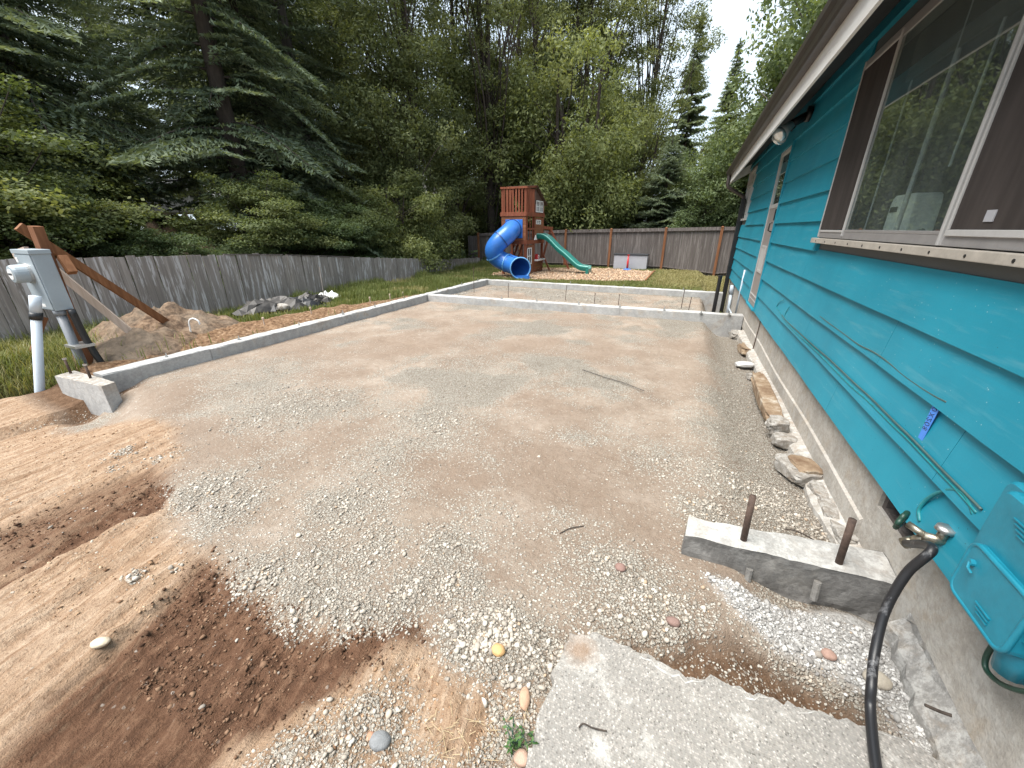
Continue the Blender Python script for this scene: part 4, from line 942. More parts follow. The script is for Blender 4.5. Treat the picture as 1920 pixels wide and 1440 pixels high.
tag(m_.build('standpipe', M_BLACK, None), 'short black pipe standing upright in the corner beside the downspout', 'pipe')

# ================================================================== CONCRETE WORK
WT = 0.175
def rough_box(mb, p, q, w, z0, z1, n=None, jit=.006, top=.006):
    """wall from p to q (2D, along its left face), thickness w to the right, with slightly uneven edges"""
    p = np.array(p); q = np.array(q); d = q-p; L = np.hypot(*d); d = d/L; s = np.array([d[1], -d[0]])
    n = n or max(2, int(L/.12)); vs_ = []; fs_ = []
    for i in range(n+1):
        c = p + d*L*i/n; e = rng.normal(0, jit, 4)
        for (off, zz) in ((0, z0), (0, z1-.012), (.012, z1), (w-.012, z1), (w, z1-.012), (w, z0)):
            a = c + s*(off + rng.normal(0, jit*.4)); vs_.append((a[0], a[1], zz + (rng.normal(0, top) if zz > z0 else 0)*.5))
        if i: fs_ += [(6*i-6+k, 6*i-6+(k+1) % 6, 6*i+(k+1) % 6, 6*i+k) for k in range(6)]
    fs_ += [(0,1,2,3,4,5), tuple(6*n+k for k in (5,4,3,2,1,0))]
    mb.add(vs_, fs_)
stem = thing('stem_wall', 'low new concrete foundation wall framing two gravel bays beside the house', 'foundation wall', (-6.1, 5, 0))
class SB(MB):
    def build(s, name, m, parent=None, **kw):
        s.v = [tuple(Vector(q) - stem.location) for q in s.v]; return MB.build(s, name, m, parent or stem, **kw)
joints = [1.905, 3.07, 4.02, 4.98, 5.75, 6.95, 8.30, 9.9, 11.70]
for a, b in zip(joints[:-1], joints[1:]):
    m_ = SB(); j = rng.normal(0, .004); rough_box(m_, (-6.205, a+.003), (-6.205, b-.003), .205 + j, -.3, WT + rng.normal(0, .003)); m_.build('wall_section', M_CONC)
mid_pts = [(-5.998, 8.30), (-3.6, 8.41), (-1.2, 8.52), (1.15, 8.63)]
for a, b in zip(mid_pts[:-1], mid_pts[1:]):
    m_ = SB(); rough_box(m_, (a[0]+.002, a[1]+.2), (b[0]-.002, b[1]+.2), .2, -.45, WT-.005); m_.build('wall_section', M_CONC)
far_pts = [(-6.205, 11.905), (-3.9, 11.905), (-1.5, 11.905), (.98, 11.905)]
for a, b in zip(far_pts[:-1], far_pts[1:]):
    m_ = SB(); rough_box(m_, (a[0]+.002, a[1]), (b[0]-.002, b[1]), .2, -.55, WT-.01); m_.build('wall_section', M_CONC)
bolt_xy = [(-6.1, y) for y in (2.6, 3.55, 4.6, 5.6, 6.5, 7.5, 8.9, 10.2, 11.2)] + [(x, 8.40+.1*(x+6)/7.15+.1) for x in (-5.2, -4.0, -3.1, -2.1, -1.2, -.3, .4, .9)] + [(x, 11.8) for x in (-4.8, -3.2, -1.6, 0)]
bm_ = SB(); bm_.v = []; 
proto = None
for (x, y) in bolt_xy:
    if proto is None:
        m_ = MB(); m_.tube([(0, 0, -.03), (0, 0, .065)], .008, 6); m_.tube([(0, 0, .012), (0, 0, .024)], .017, 6); m_.box((-.028, -.028, .001), (.028, .028, .006))
        proto = m_.build('anchor_bolt', M_STEEL, stem); o = proto
    else: o = proto.copy(); COL.objects.link(o); o.parent = stem
    o.location = (x+6.1, y-5, WT-.004 + rng.uniform(-.01, .02)); o.rotation_euler = (rng.normal(0, .08), rng.normal(0, .08), rng.uniform(0, 3))
# thin upright rods in the far bay
rods = [(790,592,20,'thin steel rod standing in the far bay left of the middle wall'), (892,550,22,''), (954,560,14,''), (1061,563,14,''), (1276,590,16,''), (884,556,10,'')]
rod0 = None
for i, (px, py, hpx, _) in enumerate([(889,548,34,0), (953,557,13,0), (1060,561,13,0), (1277,578,18,0), (1291,582,9,0), (1114,571,8,0), (1159,573,8,0)]):
    g = gp(px, py, .02); L = hpx*.0165
    if rod0 is None: rod0 = MB().tube([(0, 0, -.1), (0, 0, 1)], .008, 6).build('steel_rod', M_RUST, None); o = rod0
    else: o = rod0.copy(); COL.objects.link(o)
    y_ = max(g[1], 8.75 + .1*(g[0]+6)/7); x_ = g[0]*y_/g[1]
    o.location = (x_, y_, h1(x_, y_)); o.scale = (1, 1, L + .17); o.rotation_euler = (rng.normal(0, .04), rng.normal(0, .04), 0)
    tag(o, ['tallest thin steel rod, rising behind the left end of the middle wall', 'short steel rod second from the left behind the middle wall', 'steel rod behind the centre of the middle wall', 'tall steel rod near the right end of the middle wall', 'low steel rod beside the tall one near the right end', 'low steel rod just right of the centre rod', 'low steel rod midway between the centre and the right-hand rods'][i], 'rod', 'steel rods in the far bay')
# cut returns of the wall either side of the opening
def noise_block(name, corners, z0, z1, m, mt, parent, seg=.05, amp=.008, topamp=.006):
    """prism over 4 plan corners with a finely uneven surface, top in its own mesh"""
    c = [np.array(p, float) for p in corners]
    def side(a, b, nz):
        L = np.hypot(*(b-a)); nu = max(2, int(L/seg)); P = []
        for j in range(nz+1):
            for i in range(nu+1):
                p = a + (b-a)*i/nu; nrm_ = np.array([(b-a)[1], -(b-a)[0]])/L
                zz = z0 + (z1-z0)*j/nz; e = 0 if i in (0, nu) else amp*(fbm(np.array([p[0]*9+p[1]*7]), np.array([zz*9]), 91, 4)[0]-.5)*2*(1.6 if zz < z0+(z1-z0)*.45 else .7)
                P.append((*(p + nrm_*e), zz + (topamp*(fbm(np.array([p[0]*14]), np.array([p[1]*14]), 92)[0]-.5)*2 if j == nz else 0)))
        f = [(j*(nu+1)+i, j*(nu+1)+i+1, (j+1)*(nu+1)+i+1, (j+1)*(nu+1)+i) for j in range(nz) for i in range(nu)]
        return P, f
    mb = MB()
    for a, b in zip(c, c[1:]+c[:1]): mb.add(*side(a, b, max(3, int((z1-z0)/seg))))
    mb.v = [tuple(Vector(q) - parent.location) for q in mb.v]
    o1 = mb.build(name, m, parent)
    nu = max(2, int(np.hypot(*(c[1]-c[0]))/seg)); nv = max(2, int(np.hypot(*(c[3]-c[0]))/seg)); P = []
    for j in range(nv+1):
        for i in range(nu+1):
            p = (c[0]*(1-i/nu)+c[1]*i/nu)*(1-j/nv) + (c[3]*(1-i/nu)+c[2]*i/nu)*j/nv
            P.append((p[0], p[1], z1 + topamp*(fbm(np.array([p[0]*14]), np.array([p[1]*14]), 92)[0]-.5)*2))
    mb = MB(); mb.add(P, [(j*(nu+1)+i, j*(nu+1)+i+1, (j+1)*(nu+1)+i+1, (j+1)*(nu+1)+i) for j in range(nv) for i in range(nu)])
    mb.v = [tuple(Vector(q) - parent.location) for q in mb.v]
    mb.build('top_face', mt, parent)
    return o1
BT = .175
bl = [gp(102, 705, BT), gp(190, 725, BT), gp(215, 716, BT), None]; bl[3] = (bl[0][0] + bl[2][0]-bl[1][0], bl[0][1] + bl[2][1]-bl[1][1] + .05)
blk = thing('footing_block', 'short pale concrete block with two rods in its top, beside the meter box', 'concrete block', (-6.0, 1.75, 0))
noise_block('block', bl, -.48, BT, M_CONC, M_RUBBLE, blk, amp=.004)
for (px, py, hh) in ((133, 700, .19), (170, 709, .17)):
    g = gp(px, py, BT); m_ = MB(); q = Vector((g[0], g[1], BT)) - blk.location
    m_.tube([q - Vector((0, 0, .03)), q + Vector((.0, 0, hh))], .0125, 10); b_ = m_.build('anchor_rod', M_RUST, blk, smooth=True)
    m_ = MB(); m_.tube([q + Vector((0, 0, hh-.02)), q + Vector((0, 0, hh-.004))], .02, 6); m_.build('nut', M_STEEL, b_)
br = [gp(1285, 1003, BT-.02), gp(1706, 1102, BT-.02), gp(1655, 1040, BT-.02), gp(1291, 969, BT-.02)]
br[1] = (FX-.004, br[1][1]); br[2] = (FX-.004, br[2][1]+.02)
blr = thing('footing_block', 'long cut concrete block with dark grey face and two rusty rods, against the house foundation', 'concrete block', (.7, 2.0, 0))
noise_block('block', br, -.28, BT-.02, M_CONC_DARK, M_CONC_TOP, blr, seg=.035, amp=.016, topamp=.013)
for (px, py, qx, qy) in ((1394, 1013, 1412, 930), (1573, 1055, 1599, 974)):
    g = gp(px, py, BT-.02); p0 = Vector((g[0], g[1], BT-.03)); d_ = aty(qx, qy, g[1]+.0); p1 = Vector(d_)
    m_ = MB(); m_.tube([p0 - blr.location, p1 - blr.location], .0165, 12); m_.build('anchor_rod', M_RUST, blr, smooth=True)
for (px, py) in ((1403, 1085), (1530, 1110)):
    p = Vector(aty(px, py, br[0][1]-.004)); m_ = MB(); m_.tube([p - blr.location + Vector((0, .02, .05)), p - blr.location + Vector((0, -.004, -.05))], .017, 8); m_.build('rebar_stub', M_CONC_DARK, blr)

# the broken slab underfoot
slab = thing('concrete_slab', 'broken grey exposed-aggregate concrete slab at the bottom right', 'slab', (.2, .9, 0))
poly = []
for i, p in enumerate(SLAB_G):
    q = SLAB_G[(i+1) % len(SLAB_G)]; L = math.hypot(q[0]-p[0], q[1]-p[1]); n = max(1, int(L/.022)) if 0 <= i < 20 or i > 20 else 1
    if L > .6: n = int(L/.05)
    for t in range(n):
        t /= n; j = .006 if L < .6 else .003
        poly.append((p[0]*(1-t)+q[0]*t + rng.normal(0, j), p[1]*(1-t)+q[1]*t + rng.normal(0, j)))
bm = bmesh.new(); top = [bm.verts.new((x-.2, y-.9, SLAB_Z)) for x, y in poly]; f_ = bm.faces.new(top)
cx_, cy_ = sum(p[0] for p in poly)/len(poly), sum(p[1] for p in poly)/len(poly)
rim = [bm.verts.new((x-.2 + rng.normal(0, .004), y-.9 + rng.normal(0, .004), SLAB_Z-.012-abs(rng.normal(0, .006)))) for x, y in poly]
low = [bm.verts.new((x-.2 + rng.normal(0, .006), y-.9 + rng.normal(0, .006), -.12)) for x, y in poly]
n = len(poly)
for i in range(n):
    bm.faces.new((top[i], top[(i+1) % n], rim[(i+1) % n], rim[i])); bm.faces.new((rim[i], rim[(i+1) % n], low[(i+1) % n], low[i]))
bmesh.ops.recalc_face_normals(bm, faces=bm.faces); me = bpy.data.meshes.new('slab'); bm.to_mesh(me); bm.free(); link('slab', me, M_SLAB, slab)
# pale freshly broken lip along the cut
lp = [q for q in range(len(poly)) if 0 <= q < len(poly)]
m_ = MB(); vs_ = []; cut = [p for p in poly if p[0] > -.18 and p[1] > 1.12 and p[0] < 1.0]
cut = sorted(cut, key=lambda p: p[0])
for i, (x, y) in enumerate(cut):
    w = .004 + .05*max(0, fbm(np.array([x*9.]), np.array([.3]), 95)[0]-.5)*3 + abs(rng.normal(0, .003))
    vs_ += [(x-.2, y-.9+.003, SLAB_Z-.004), (x-.2, y-.9-w, SLAB_Z+.0015)]
fs_ = [(2*i, 2*i+2, 2*i+3, 2*i+1) for i in range(len(cut)-1)]
m_.add(vs_, fs_).build('broken_lip', M_CONC_TOP, slab)

# ================================================================== STONES AND BROKEN CONCRETE
def lump_mesh(size, sub=3, amp=.25, freq=2.2, seed=0, flat_top=None):
    bm = bmesh.new(); bmesh.ops.create_icosphere(bm, subdivisions=sub, radius=1)
    for v in bm.verts:
        p = v.co; s = seed*13.7
        n_ = fbm(np.array([p.x*freq+s]), np.array([p.y*freq+p.z*1.7*freq]), 100+seed)[0] + .5*fbm(np.array([p.z*freq*2+s]), np.array([p.x*freq*2-p.y*freq]), 140+seed)[0] - .75
        v.co = p*(1+amp*n_*2); v.co = Vector((v.co.x*size[0], v.co.y*size[1], v.co.z*size[2]))
    me = bpy.data.meshes.new('stone'); bm.to_mesh(me); bm.free(); return me
def stone(px, py, size, m, label, seed, rz=0, name='stone', cat='stone', up=.5, sub=3, amp=.12, freq=1.3, zoff=0, x=None):
    p = gp(px, py, 0); zz = h1(*p); p = gp(px, py, zz)
    o = link(name, lump_mesh(size, sub, amp, freq, seed), m, None, True); o.location = (p[0], p[1], h1(*p) + size[2]*up + zoff); o.rotation_euler = (rng.normal(0, .1), rng.normal(0, .1), rz)
    return tag(o, label, cat)
def m_stone(name, c): return m_plain(name, c, 0.8, 0.25, 30, bump=0.3)
stone(935, 1222, (.032, .026, .02), m_stone('ochre_stone', (.50, .30, .13)), 'ochre yellow stone on the dense grey gravel', 1)
stone(984, 1312, (.042, .022, .018), m_stone('tan_stone', (.38, .24, .16)), 'oblong tan stone left of the slab corner', 2, 1.9)
stone(713, 1392, (.040, .032, .024), m_stone('slate_stone', (.18, .185, .19)), 'dark grey flat cobble near the bottom of the pad', 3, .5)
stone(197, 1219, (.038, .026, .018), m_stone('cream_stone', (.50, .42, .31)), 'cream stone lying by a small hole in the brown soil', 4, .6)
stone(1163, 1066, (.030, .026, .018), m_stone('maroon_stone', (.20, .12, .10)), 'maroon brown stone on gravel left of the cut block', 5)
stone(1262, 1169, (.032, .024, .020), m_stone('maroon_stone', (.19, .12, .10)), 'dark reddish stone between the slab edge and the crushed concrete', 6)
stone(1549, 1237, (.030, .026, .024), m_stone('rose_stone', (.30, .19, .15)), 'round rose-brown stone at the edge of the crushed concrete', 7)
stone(1632, 1296, (.050, .040, .030), m_stone('river_stone', (.36, .32, .26)), 'large smooth pale river stone beside the hose', 8, .3)
stone(1528, 1240, (.018, .016, .014), m_stone('grey_pebble', (.25, .22, .19)), 'small grey pebble next to the round rose-brown stone', 9)
stone(978, 1424, (.030, .024, .020), m_stone('pinkish_stone', (.36, .24, .18)), 'pinkish stone under the weed beside the slab', 10)
stone(1508, 1095, (.02, .016, .012), m_stone('grey_pebble', (.30, .28, .26)), 'pale pebble lying on the crushed concrete by the block face', 11)
stone(696, 1382, (.016, .014, .012), m_stone('rust_pebble', (.36, .19, .12)), 'small rust coloured pebble beside the dark grey cobble', 12)
stone(560, 1005, (.018, .014, .012), m_stone('cream_stone2', (.48, .43, .36)), 'small cream stone lying alone on the gravel at left centre', 13)
# broken chunks along the foundation
def chunk(pxs, z, size, m, label, seed, rz, name='concrete_chunk', amp=.28, freq=1.6, sub=4):
    p = gp(pxs[0], pxs[1], z); o = link(name, lump_mesh(size, sub, amp, freq, seed), m, None, False)
    # square the lump off a little so that it reads as broken concrete
    for v in o.data.vertices:
        c = v.co
        for a in range(3): c[a] = max(-size[a]*.82, min(size[a]*(.80 if a < 2 else .62), c[a]))
    o.location = (p[0], p[1], z); o.rotation_euler = (rng.normal(0, .05), rng.normal(0, .05), rz); return tag(o, label, 'concrete chunk')
chunk((1437, 748), .01, (.10, .78, .11), M_CRUST, 'long soil-crusted concrete remnant lying along the foundation', 21, .02, amp=.30, freq=2.6)
chunk((1457, 797), .04, (.10, .10, .10), M_RUBBLE, 'white broken end of the long concrete remnant', 22, .3, amp=.35)
chunk((1472, 826), -.03, (.12, .10, .07), M_RUBBLE, 'square grey concrete piece below the white broken end', 23, .1, amp=.12)
chunk((1500, 880), -.01, (.155, .20, .075), M_RUBBLE, 'wedge of broken concrete topped with brown soil', 24, .35, amp=.3)
chunk((1508, 873), .035, (.10, .145, .045), M_CRUST, 'brown soil cake lying on the concrete wedge', 25, .3, amp=.2)
for i, (px, py, w, h_, L, lb) in enumerate([(1533, 925, .05, .07, .13, 'narrow white footing fragment nearest the brown-topped wedge'), (1552, 958, .055, .06, .15, 'speckled white footing fragment midway to the cut block'), (1578, 1000, .06, .06, .16, 'white footing fragment touching the cut block')]):
    chunk((px, py), -.02, (w, L, h_), M_RUBBLE, lb, 30+i, .05, amp=.35, freq=2.2)
chunk((1396, 683), -.08, (.14, .10, .035), m_concrete('pale_paver', (.55, .54, .52)), 'small pale flat paver lying in the trench', 34, .2, amp=.06)
chunk((1384, 628), -.12, (.16, .20, .10), M_RUBBLE, 'white and grey concrete lump near the end of the middle wall', 35, .2, amp=.4)
chunk((1399, 655), -.10, (.12, .36, .09), M_CRUST, 'buff concrete remnant between the paver and the middle wall', 36, .05, amp=.35, freq=2.4)
chunk((1410, 705), -.08, (.07, .07, .05), M_RUBBLE, 'grey concrete crumb beside the pale paver', 37, .5, amp=.35)
# a cracked heap against the foundation right of the cut block
stone(1725, 1175, (.07, .06, .06), M_RUBBLE, 'crumbling grey concrete lump where the cut block meets the foundation', 41, name='concrete_chunk', cat='concrete chunk', amp=.4, sub=4, freq=2.4)
stone(1760, 1325, (.05, .13, .05), M_RUBBLE, 'rough concrete crust along the foot of the foundation beside the hose', 42, name='concrete_chunk', cat='concrete chunk', amp=.4, sub=4, freq=2.4)

# ================================================================== FENCES
random.seed(3)
def board_mesh(w, t=.018, wob=.004):
    m_ = MB(); n = 4; vs_ = []; fs_ = []
    for i in range(n+1):
        z = i/n; o_ = rng.normal(0, wob); 
        for (x, y) in ((0, -w/2), (0, w/2), (t, w/2), (t, -w/2)): vs_.append((x + rng.normal(0, .0012), y + (o_*.3), z))
        if i: fs_ += [(4*i-4+k, 4*i-4+(k+1) % 4, 4*i+(k+1) % 4, 4*i+k) for k in range(4)]
    fs_ += [(0,1,2,3), tuple(4*n+k for k in (3,2,1,0))]
    return m_.add(vs_, fs_)
lf = thing('board_fence', 'weathered grey vertical board fence with flaking white patches along the left side', 'fence', (FENCE_X, 8, 0))
protos = [board_mesh(.138).build('fence_board', M_FENCE, lf) for _ in range(5)]
LF_END = 17.45; y = -1.2; i = 0
while y < LF_END:
    o = protos[i] if i < 5 else protos[rng.integers(5)].copy()
    if i >= 5: COL.objects.link(o)
    o.parent = lf; zt = float(fence_top(y)) + rng.normal(0, .008); zb = h1(FENCE_X+.02, y) - .04
    o.location = (rng.normal(0, .003), y-8, zb); o.scale = (1, rng.uniform(.95, 1.0), max(.4, zt-zb)); o.rotation_euler = (rng.normal(0, .008), rng.normal(0, .006), rng.normal(0, .02))
    y += .1395; i += 1
for z_off in (.28, 1.0):
    m_ = MB(); ysp = np.linspace(-1.2, LF_END, 16)
    for a, b in zip(ysp[:-1], ysp[1:]): m_.bar((-.035, a-8, float(fence_top(a))-z_off), (-.035, b-8.002, float(fence_top(b))-z_off), .04, .085)
    m_.build('rail', M_FENCE2, lf)
for (a, b) in ((5.6, 7.0), (7.1, 9.3)):
    m_ = MB(); m_.bar((.01, a-8, float(fence_top(a))+.012), (.01, b-8, float(fence_top(b))+.012), .05, .02); m_.build('cap_board', M_FENCE2, lf)
m_ = MB(); 
BF_Y = 19.2; BF_TOP = lambda x: np.interp(x, [-10.4, -5.5, -1, 1, 6], [1.44, 1.62, 1.70, 1.74, 1.80])
bf = thing('panel_fence', 'grey board fence with brown posts and a trimmed top along the back', 'fence', (-4, BF_Y, 0))
posts = [-10.32, -7.95, -5.56, -3.42, -1.07, 1.1, 3.4, 5.7]
protos = [board_mesh(.136).build('fence_board', M_FENCE2, bf) for _ in range(4)]
x = -10.9; i = 0
while x < 6.2:
    o = protos[i] if i < 4 else protos[rng.integers(4)].copy()
    if i >= 4: COL.objects.link(o)
    o.parent = bf; zb = h1(x, BF_Y)-.03; zt = float(BF_TOP(x))-.06
    o.location = (x+4, rng.normal(0, .002)+.02, zb); o.scale = (1, 1, zt-zb); o.rotation_euler = (0, 0, -math.pi/2 + rng.normal(0, .015)); x += .1395; i += 1
for a, b in zip(posts[:-1], posts[1:]):
    za, zb = float(BF_TOP(a)), float(BF_TOP(b))
    m_ = MB(); m_.bar((a+4+.05, -.005, za-.06), (b+4-.05, -.005, zb-.06), .12, .022); m_.build('top_trim', M_FENCE2, bf)
    m_ = MB(); m_.bar((a+4+.05, .02, za), (b+4-.05, .02, zb), .026, .13); m_.build('cap_board', M_FENCE2, bf)
    m_ = MB(); m_.bar((a+4+.05, -.012, h1(a, BF_Y)+.12), (b+4-.05, -.012, h1(b, BF_Y)+.12), .14, .022); m_.build('kick_board', M_FENCE2, bf)
for px in posts:
    zt = float(BF_TOP(px)); m_ = MB(); m_.box((px+4-.05, -.065, h1(px, BF_Y)-.1), (px+4+.05, .045, zt+.05)); p_ = m_.build('post', M_POST, bf, bevel=.006)
    m_ = MB(); m_.add([(px+4-.065, -.08, zt+.051), (px+4+.065, -.08, zt+.051), (px+4+.065, .06, zt+.051), (px+4-.065, .06, zt+.051), (px+4, -.01, zt+.10)], [(0,3,2,1), (0,1,4), (1,2,4), (2,3,4), (3,0,4)]); m_.build('post_cap', M_POST, p_)

# ================================================================== METER POLE WITH BRACES
pole = thing('meter_pole', 'leaning brown post carrying a grey electric meter box, propped by two timber braces', 'meter pole', (-7.0, 2.2, 0))
class PB(MB):
    def build(s, name, m, parent=None, **kw):
        s.v = [tuple(Vector(q) - pole.location) for q in s.v]; return MB.build(s, name, m, parent or pole, **kw)
pb = (*gp(166, 684, .05), .05); pt = aty(66, 424, pb[1]+.02)
m_ = PB(); m_.bar((pb[0], pb[1], -.2), pt, .14, .09); m_.build('post', M_POST, None, bevel=.004)
m_ = PB(); q = gp(338, 615, .22); a = Vector(aty(34, 424, pb[1]-.06)); b = Vector((q[0]+.0, q[1], .15)); m_.bar(a, b, .045, .10); m_.build('brace', M_BRACE, None, bevel=.003)
m_ = PB(); q = gp(288, 657, .10); a = Vector(aty(100, 503, pb[1]+.10)); b = Vector((q[0], q[1], .08)); m_.bar(a, b, .05, .085); o = m_.build('brace', M_PALE, None, bevel=.003); o['label'] = 'pale unpainted lower brace'
p_ = Vector(aty(128, 497, pb[1]+.05)); m_ = PB(); M = Matrix.Translation(p_) @ Matrix.Rotation(R(-30), 4, 'Y'); m_.box((-.0, -.06, -.12), (.075, .02, .09), M); m_.build('cleat_block', M_BRACE, None, bevel=.004)
m_ = PB(); m_.bar(Vector(aty(28, 478, 2.12)), Vector(aty(52, 470, 2.12)), .04, .09); m_.build('cleat', M_PALE)
m_ = PB(); m_.bar(Vector(aty(85, 595, 2.3)), Vector((*gp(50, 686, -.02), -.02)), .045, .05); m_.build('stake_brace', M_POST)
YB = 1.98; yb2 = 2.14
fl_ = aty(62, 578, YB); fr_ = aty(99, 581, YB); ft = aty(26, 471, YB); ftr = aty(74, 470, YB)
x0, x1 = (fl_[0]+ft[0])/2+.07, (fr_[0]+ftr[0])/2-.10; zl, zh = (fl_[2]+fr_[2])/2, (ft[2]+ftr[2])/2
m_ = PB(); m_.box((x0, YB, zl), (x1, yb2, zh)); mb_ = m_.build('meter_box', M_GALV, None, bevel=.008)
m_ = PB(); m_.box((x0-.012, YB-.016, zh-.035), (x1+.012, yb2+.004, zh+.012)); m_.build('rain_lid', M_GALV, mb_, bevel=.005)
m_ = PB(); m_.box((x0+.012, YB-.012, zl+.015), (x1-.012, YB-.0005, zh-.045)); m_.build('cover', M_GALV, mb_, bevel=.004)
mc = aty(58, 512, YB); m_ = PB(); m_.tube([(mc[0], YB-.012, mc[2]), (mc[0], YB-.035, mc[2])], .112, 24); m_.build('meter_ring', M_STEEL, mb_, smooth=False)
m_ = PB(); m_.tube([(mc[0], YB-.035, mc[2]), (mc[0], YB-.125, mc[2]), (mc[0], YB-.15, mc[2]), (mc[0], YB-.155, mc[2])], [.102, .099, .09, .06], 24); m_.build('meter', M_GALV, mb_, smooth=False)
m_ = PB(); m_.tube([(mc[0], YB-.1551, mc[2]), (mc[0], YB-.158, mc[2])], .058, 24); m_.build('meter_face', M_WHITEP, mb_)
m_ = PB(); m_.box((mc[0]-.045, YB-.1605, mc[2]-.008), (mc[0]+.045, YB-.1585, mc[2]+.012)); m_.build('meter_display', M_DARKP, mb_)
m_ = PB(); m_.box((x1-.24, YB-.0155, zl+.04), (x1-.15, YB-.0125, zl+.075)); m_.build('sticker', M_WHITEP, mb_)
m_ = PB(); m_.box((x0+.03, YB-.0155, zh-.13), (x0+.085, YB-.0125, zh-.075)); m_.build('sticker', M_WHITEP, mb_)
m_ = PB(); m_.tube([(x1+.0005, YB+.085, zl+.09), (x1+.004, YB+.085, zl+.09)], .035, 16); m_.build('knockout', M_GALV, mb_)
m_ = PB(); c0 = Vector(((x1+x0)/2+.21, (YB+yb2)/2, zl)); m_.tube([(x1-.07, YB+.05, zl-.04), (x1-.07, YB+.05, -.25)], .045, 14); m_.tube([(x1-.07, YB+.05, zl+.002), (x1-.07, YB+.05, zl-.06)], .056, 14); m_.build('conduit', M_PVCG, None, smooth=True)
m_ = PB(); m_.tube(spline([(x1+.03, YB+.12, zl), (x1+.04, YB+.13, zl-.3), (x1+.07, YB+.15, .30), (x1+.11, YB+.18, .08), (x1+.19, YB+.22, -.12)], 6), .036, 12); m_.build('cable', M_BLACK, None, smooth=True)
m_ = PB(); m_.bar((x1-.005, YB+.12, zl-.005), (x1+.0, YB+.14, .36), .05, .01); m_.build('strut', M_ALU)
m_ = PB(); m_.box((x1-.15, YB-.012, .40), (x1+.12, YB+.17, .43)); m_.build('clamp', M_STEEL)
pv = thing('standpipe', 'white plastic pipe standing upright in front of the meter box with a black collar', 'pipe', (-6.3, 1.5, 0))
g = gp(76, 757, -.2); t0 = Vector((g[0], g[1], -.5)); tt = Vector(aty(67, 580, 1.82)); d_ = (tt - Vector((g[0], g[1], -.2)))
m_ = MB(); m_.tube([t0 - d_*0.0 - pv.location, Vector((g[0], g[1], -.2)) - pv.location, tt - pv.location], .043, 18); m_.build('pipe', M_PVCW, pv, smooth=True)
m_ = MB(); a = tt - d_*.03; m_.tube([a - pv.location, a + d_*.16 - pv.location], .048, 18); m_.build('coupling', M_PVCW, pv, smooth=True)
m_ = MB(); a = tt - d_*.10; m_.tube([a - pv.location, a + d_*.07 - pv.location], .054, 18); m_.build('collar', M_BLACK, pv, smooth=True)

# ================================================================== SPOIL HEAP, TARP, STAKES
def heap(name, cx, cy, rx, ry, h_, m, label, cat, seed, n=46):
    vs_ = []; fs_ = []; rr_ = np.linspace(0, 1, 18)
    for r_ in rr_:
        for t in range(n):
            a = 2*math.pi*t/n; k_ = 1 + .25*(fbm(np.array([math.cos(a)*1.5+seed]), np.array([math.sin(a)*1.5]), 160+seed)[0]-.5)*2
            x_ = cx + rx*r_*k_*math.cos(a); y_ = cy + ry*r_*k_*math.sin(a)
            prof = (1-r_**1.6)**1.1; nn = fbm(np.array([x_*4.]), np.array([y_*4.]), 170+seed, 5)[0]-.5
            vs_.append((x_-cx, y_-cy, h1(x_, y_) - .03*(r_ > .95) + h_*prof*(1+1.3*nn) + .09*nn*(r_ < .97)))
    for i in range(len(rr_)-1):
        for t in range(n): t2 = (t+1) % n; fs_.append((i*n+t, i*n+t2, (i+1)*n+t2, (i+1)*n+t))
    o = MB().add(vs_, fs_).build(name, m, None, smooth=True, fix=False); o.location = (cx, cy, 0); return tag(o, label, cat)
k = N('heap_soil'); v = k.coord('World'); f = k.noise(v, 11, 6, 0.7); f2 = k.noise(v, 1.6, 4)
b = k.ramp(f, [(0.38, (0.06, 0.036, 0.023)), (0.53, (0.165, 0.108, 0.07)), (0.72, (0.30, 0.215, 0.145))]); b = k.mix(k.ramp(f2, [(0.35, 0.1), (0.6, 0.6)]), b, (0.17, 0.145, 0.115))
k.col(b); k.rough(0.95); k.spec(0.1); k.bump(f, 0.9, 0.04); M_HEAP = k.m
heap('soil_heap', -8.15, 3.55, 1.2, 1.05, .36, M_HEAP, 'heap of loose brown soil between the grey fence and the low wall', 'soil heap', 1)
heap('soil_heap', -7.1, 2.75, .75, .70, .20, M_HEAP, 'smaller grey-brown soil heap at the foot of the pale brace', 'soil heap', 2)
# tarp
tp_ = thing('tarp', 'crumpled dirty grey tarp over rubble beside the grey fence', 'tarp', (-8.1, 5.5, 0))
def crumple(cx, cy, sx, sy, h_, seed, m, rz, n=12, thr=0):
    vs_ = []; fs_ = []; c_, s__ = math.cos(rz), math.sin(rz)
    for j in range(n+1):
        for i in range(n+1):
            u, w = i/n*2-1, j/n*2-1; X_ = u*sx*(1+.15*math.sin(w*3+seed)); Y_ = w*sy*(1+.15*math.cos(u*4+seed))
            x_ = cx + X_*c_ - Y_*s__; y_ = cy + X_*s__ + Y_*c_; r_ = max(abs(u), abs(w))
            rid = abs(fbm(np.array([u*1.6+seed]), np.array([w*1.6]), 180+seed, 4)[0]-.5)*2
            fold = abs(math.sin(u*3.1+w*1.7+seed+2*rid)); zz = h1(x_, y_) + .05 + h_*(1-r_**3)*(.35 + .9*(1-rid)*.5 + .55*fold) + .10*h_*fold
            vs_.append((x_ + .1 + rng.normal(0, .018), y_ + rng.normal(0, .018), zz + rng.normal(0, .022)))
    for j in range(n):
        for i in range(n): fs_.append((j*(n+1)+i, j*(n+1)+i+1, (j+1)*(n+1)+i+1, (j+1)*(n+1)+i))
    mb = MB().add(vs_, fs_); mb.v = [tuple(Vector(q) - tp_.location) for q in mb.v]; return mb.build('sheet', m, tp_, fix=False)
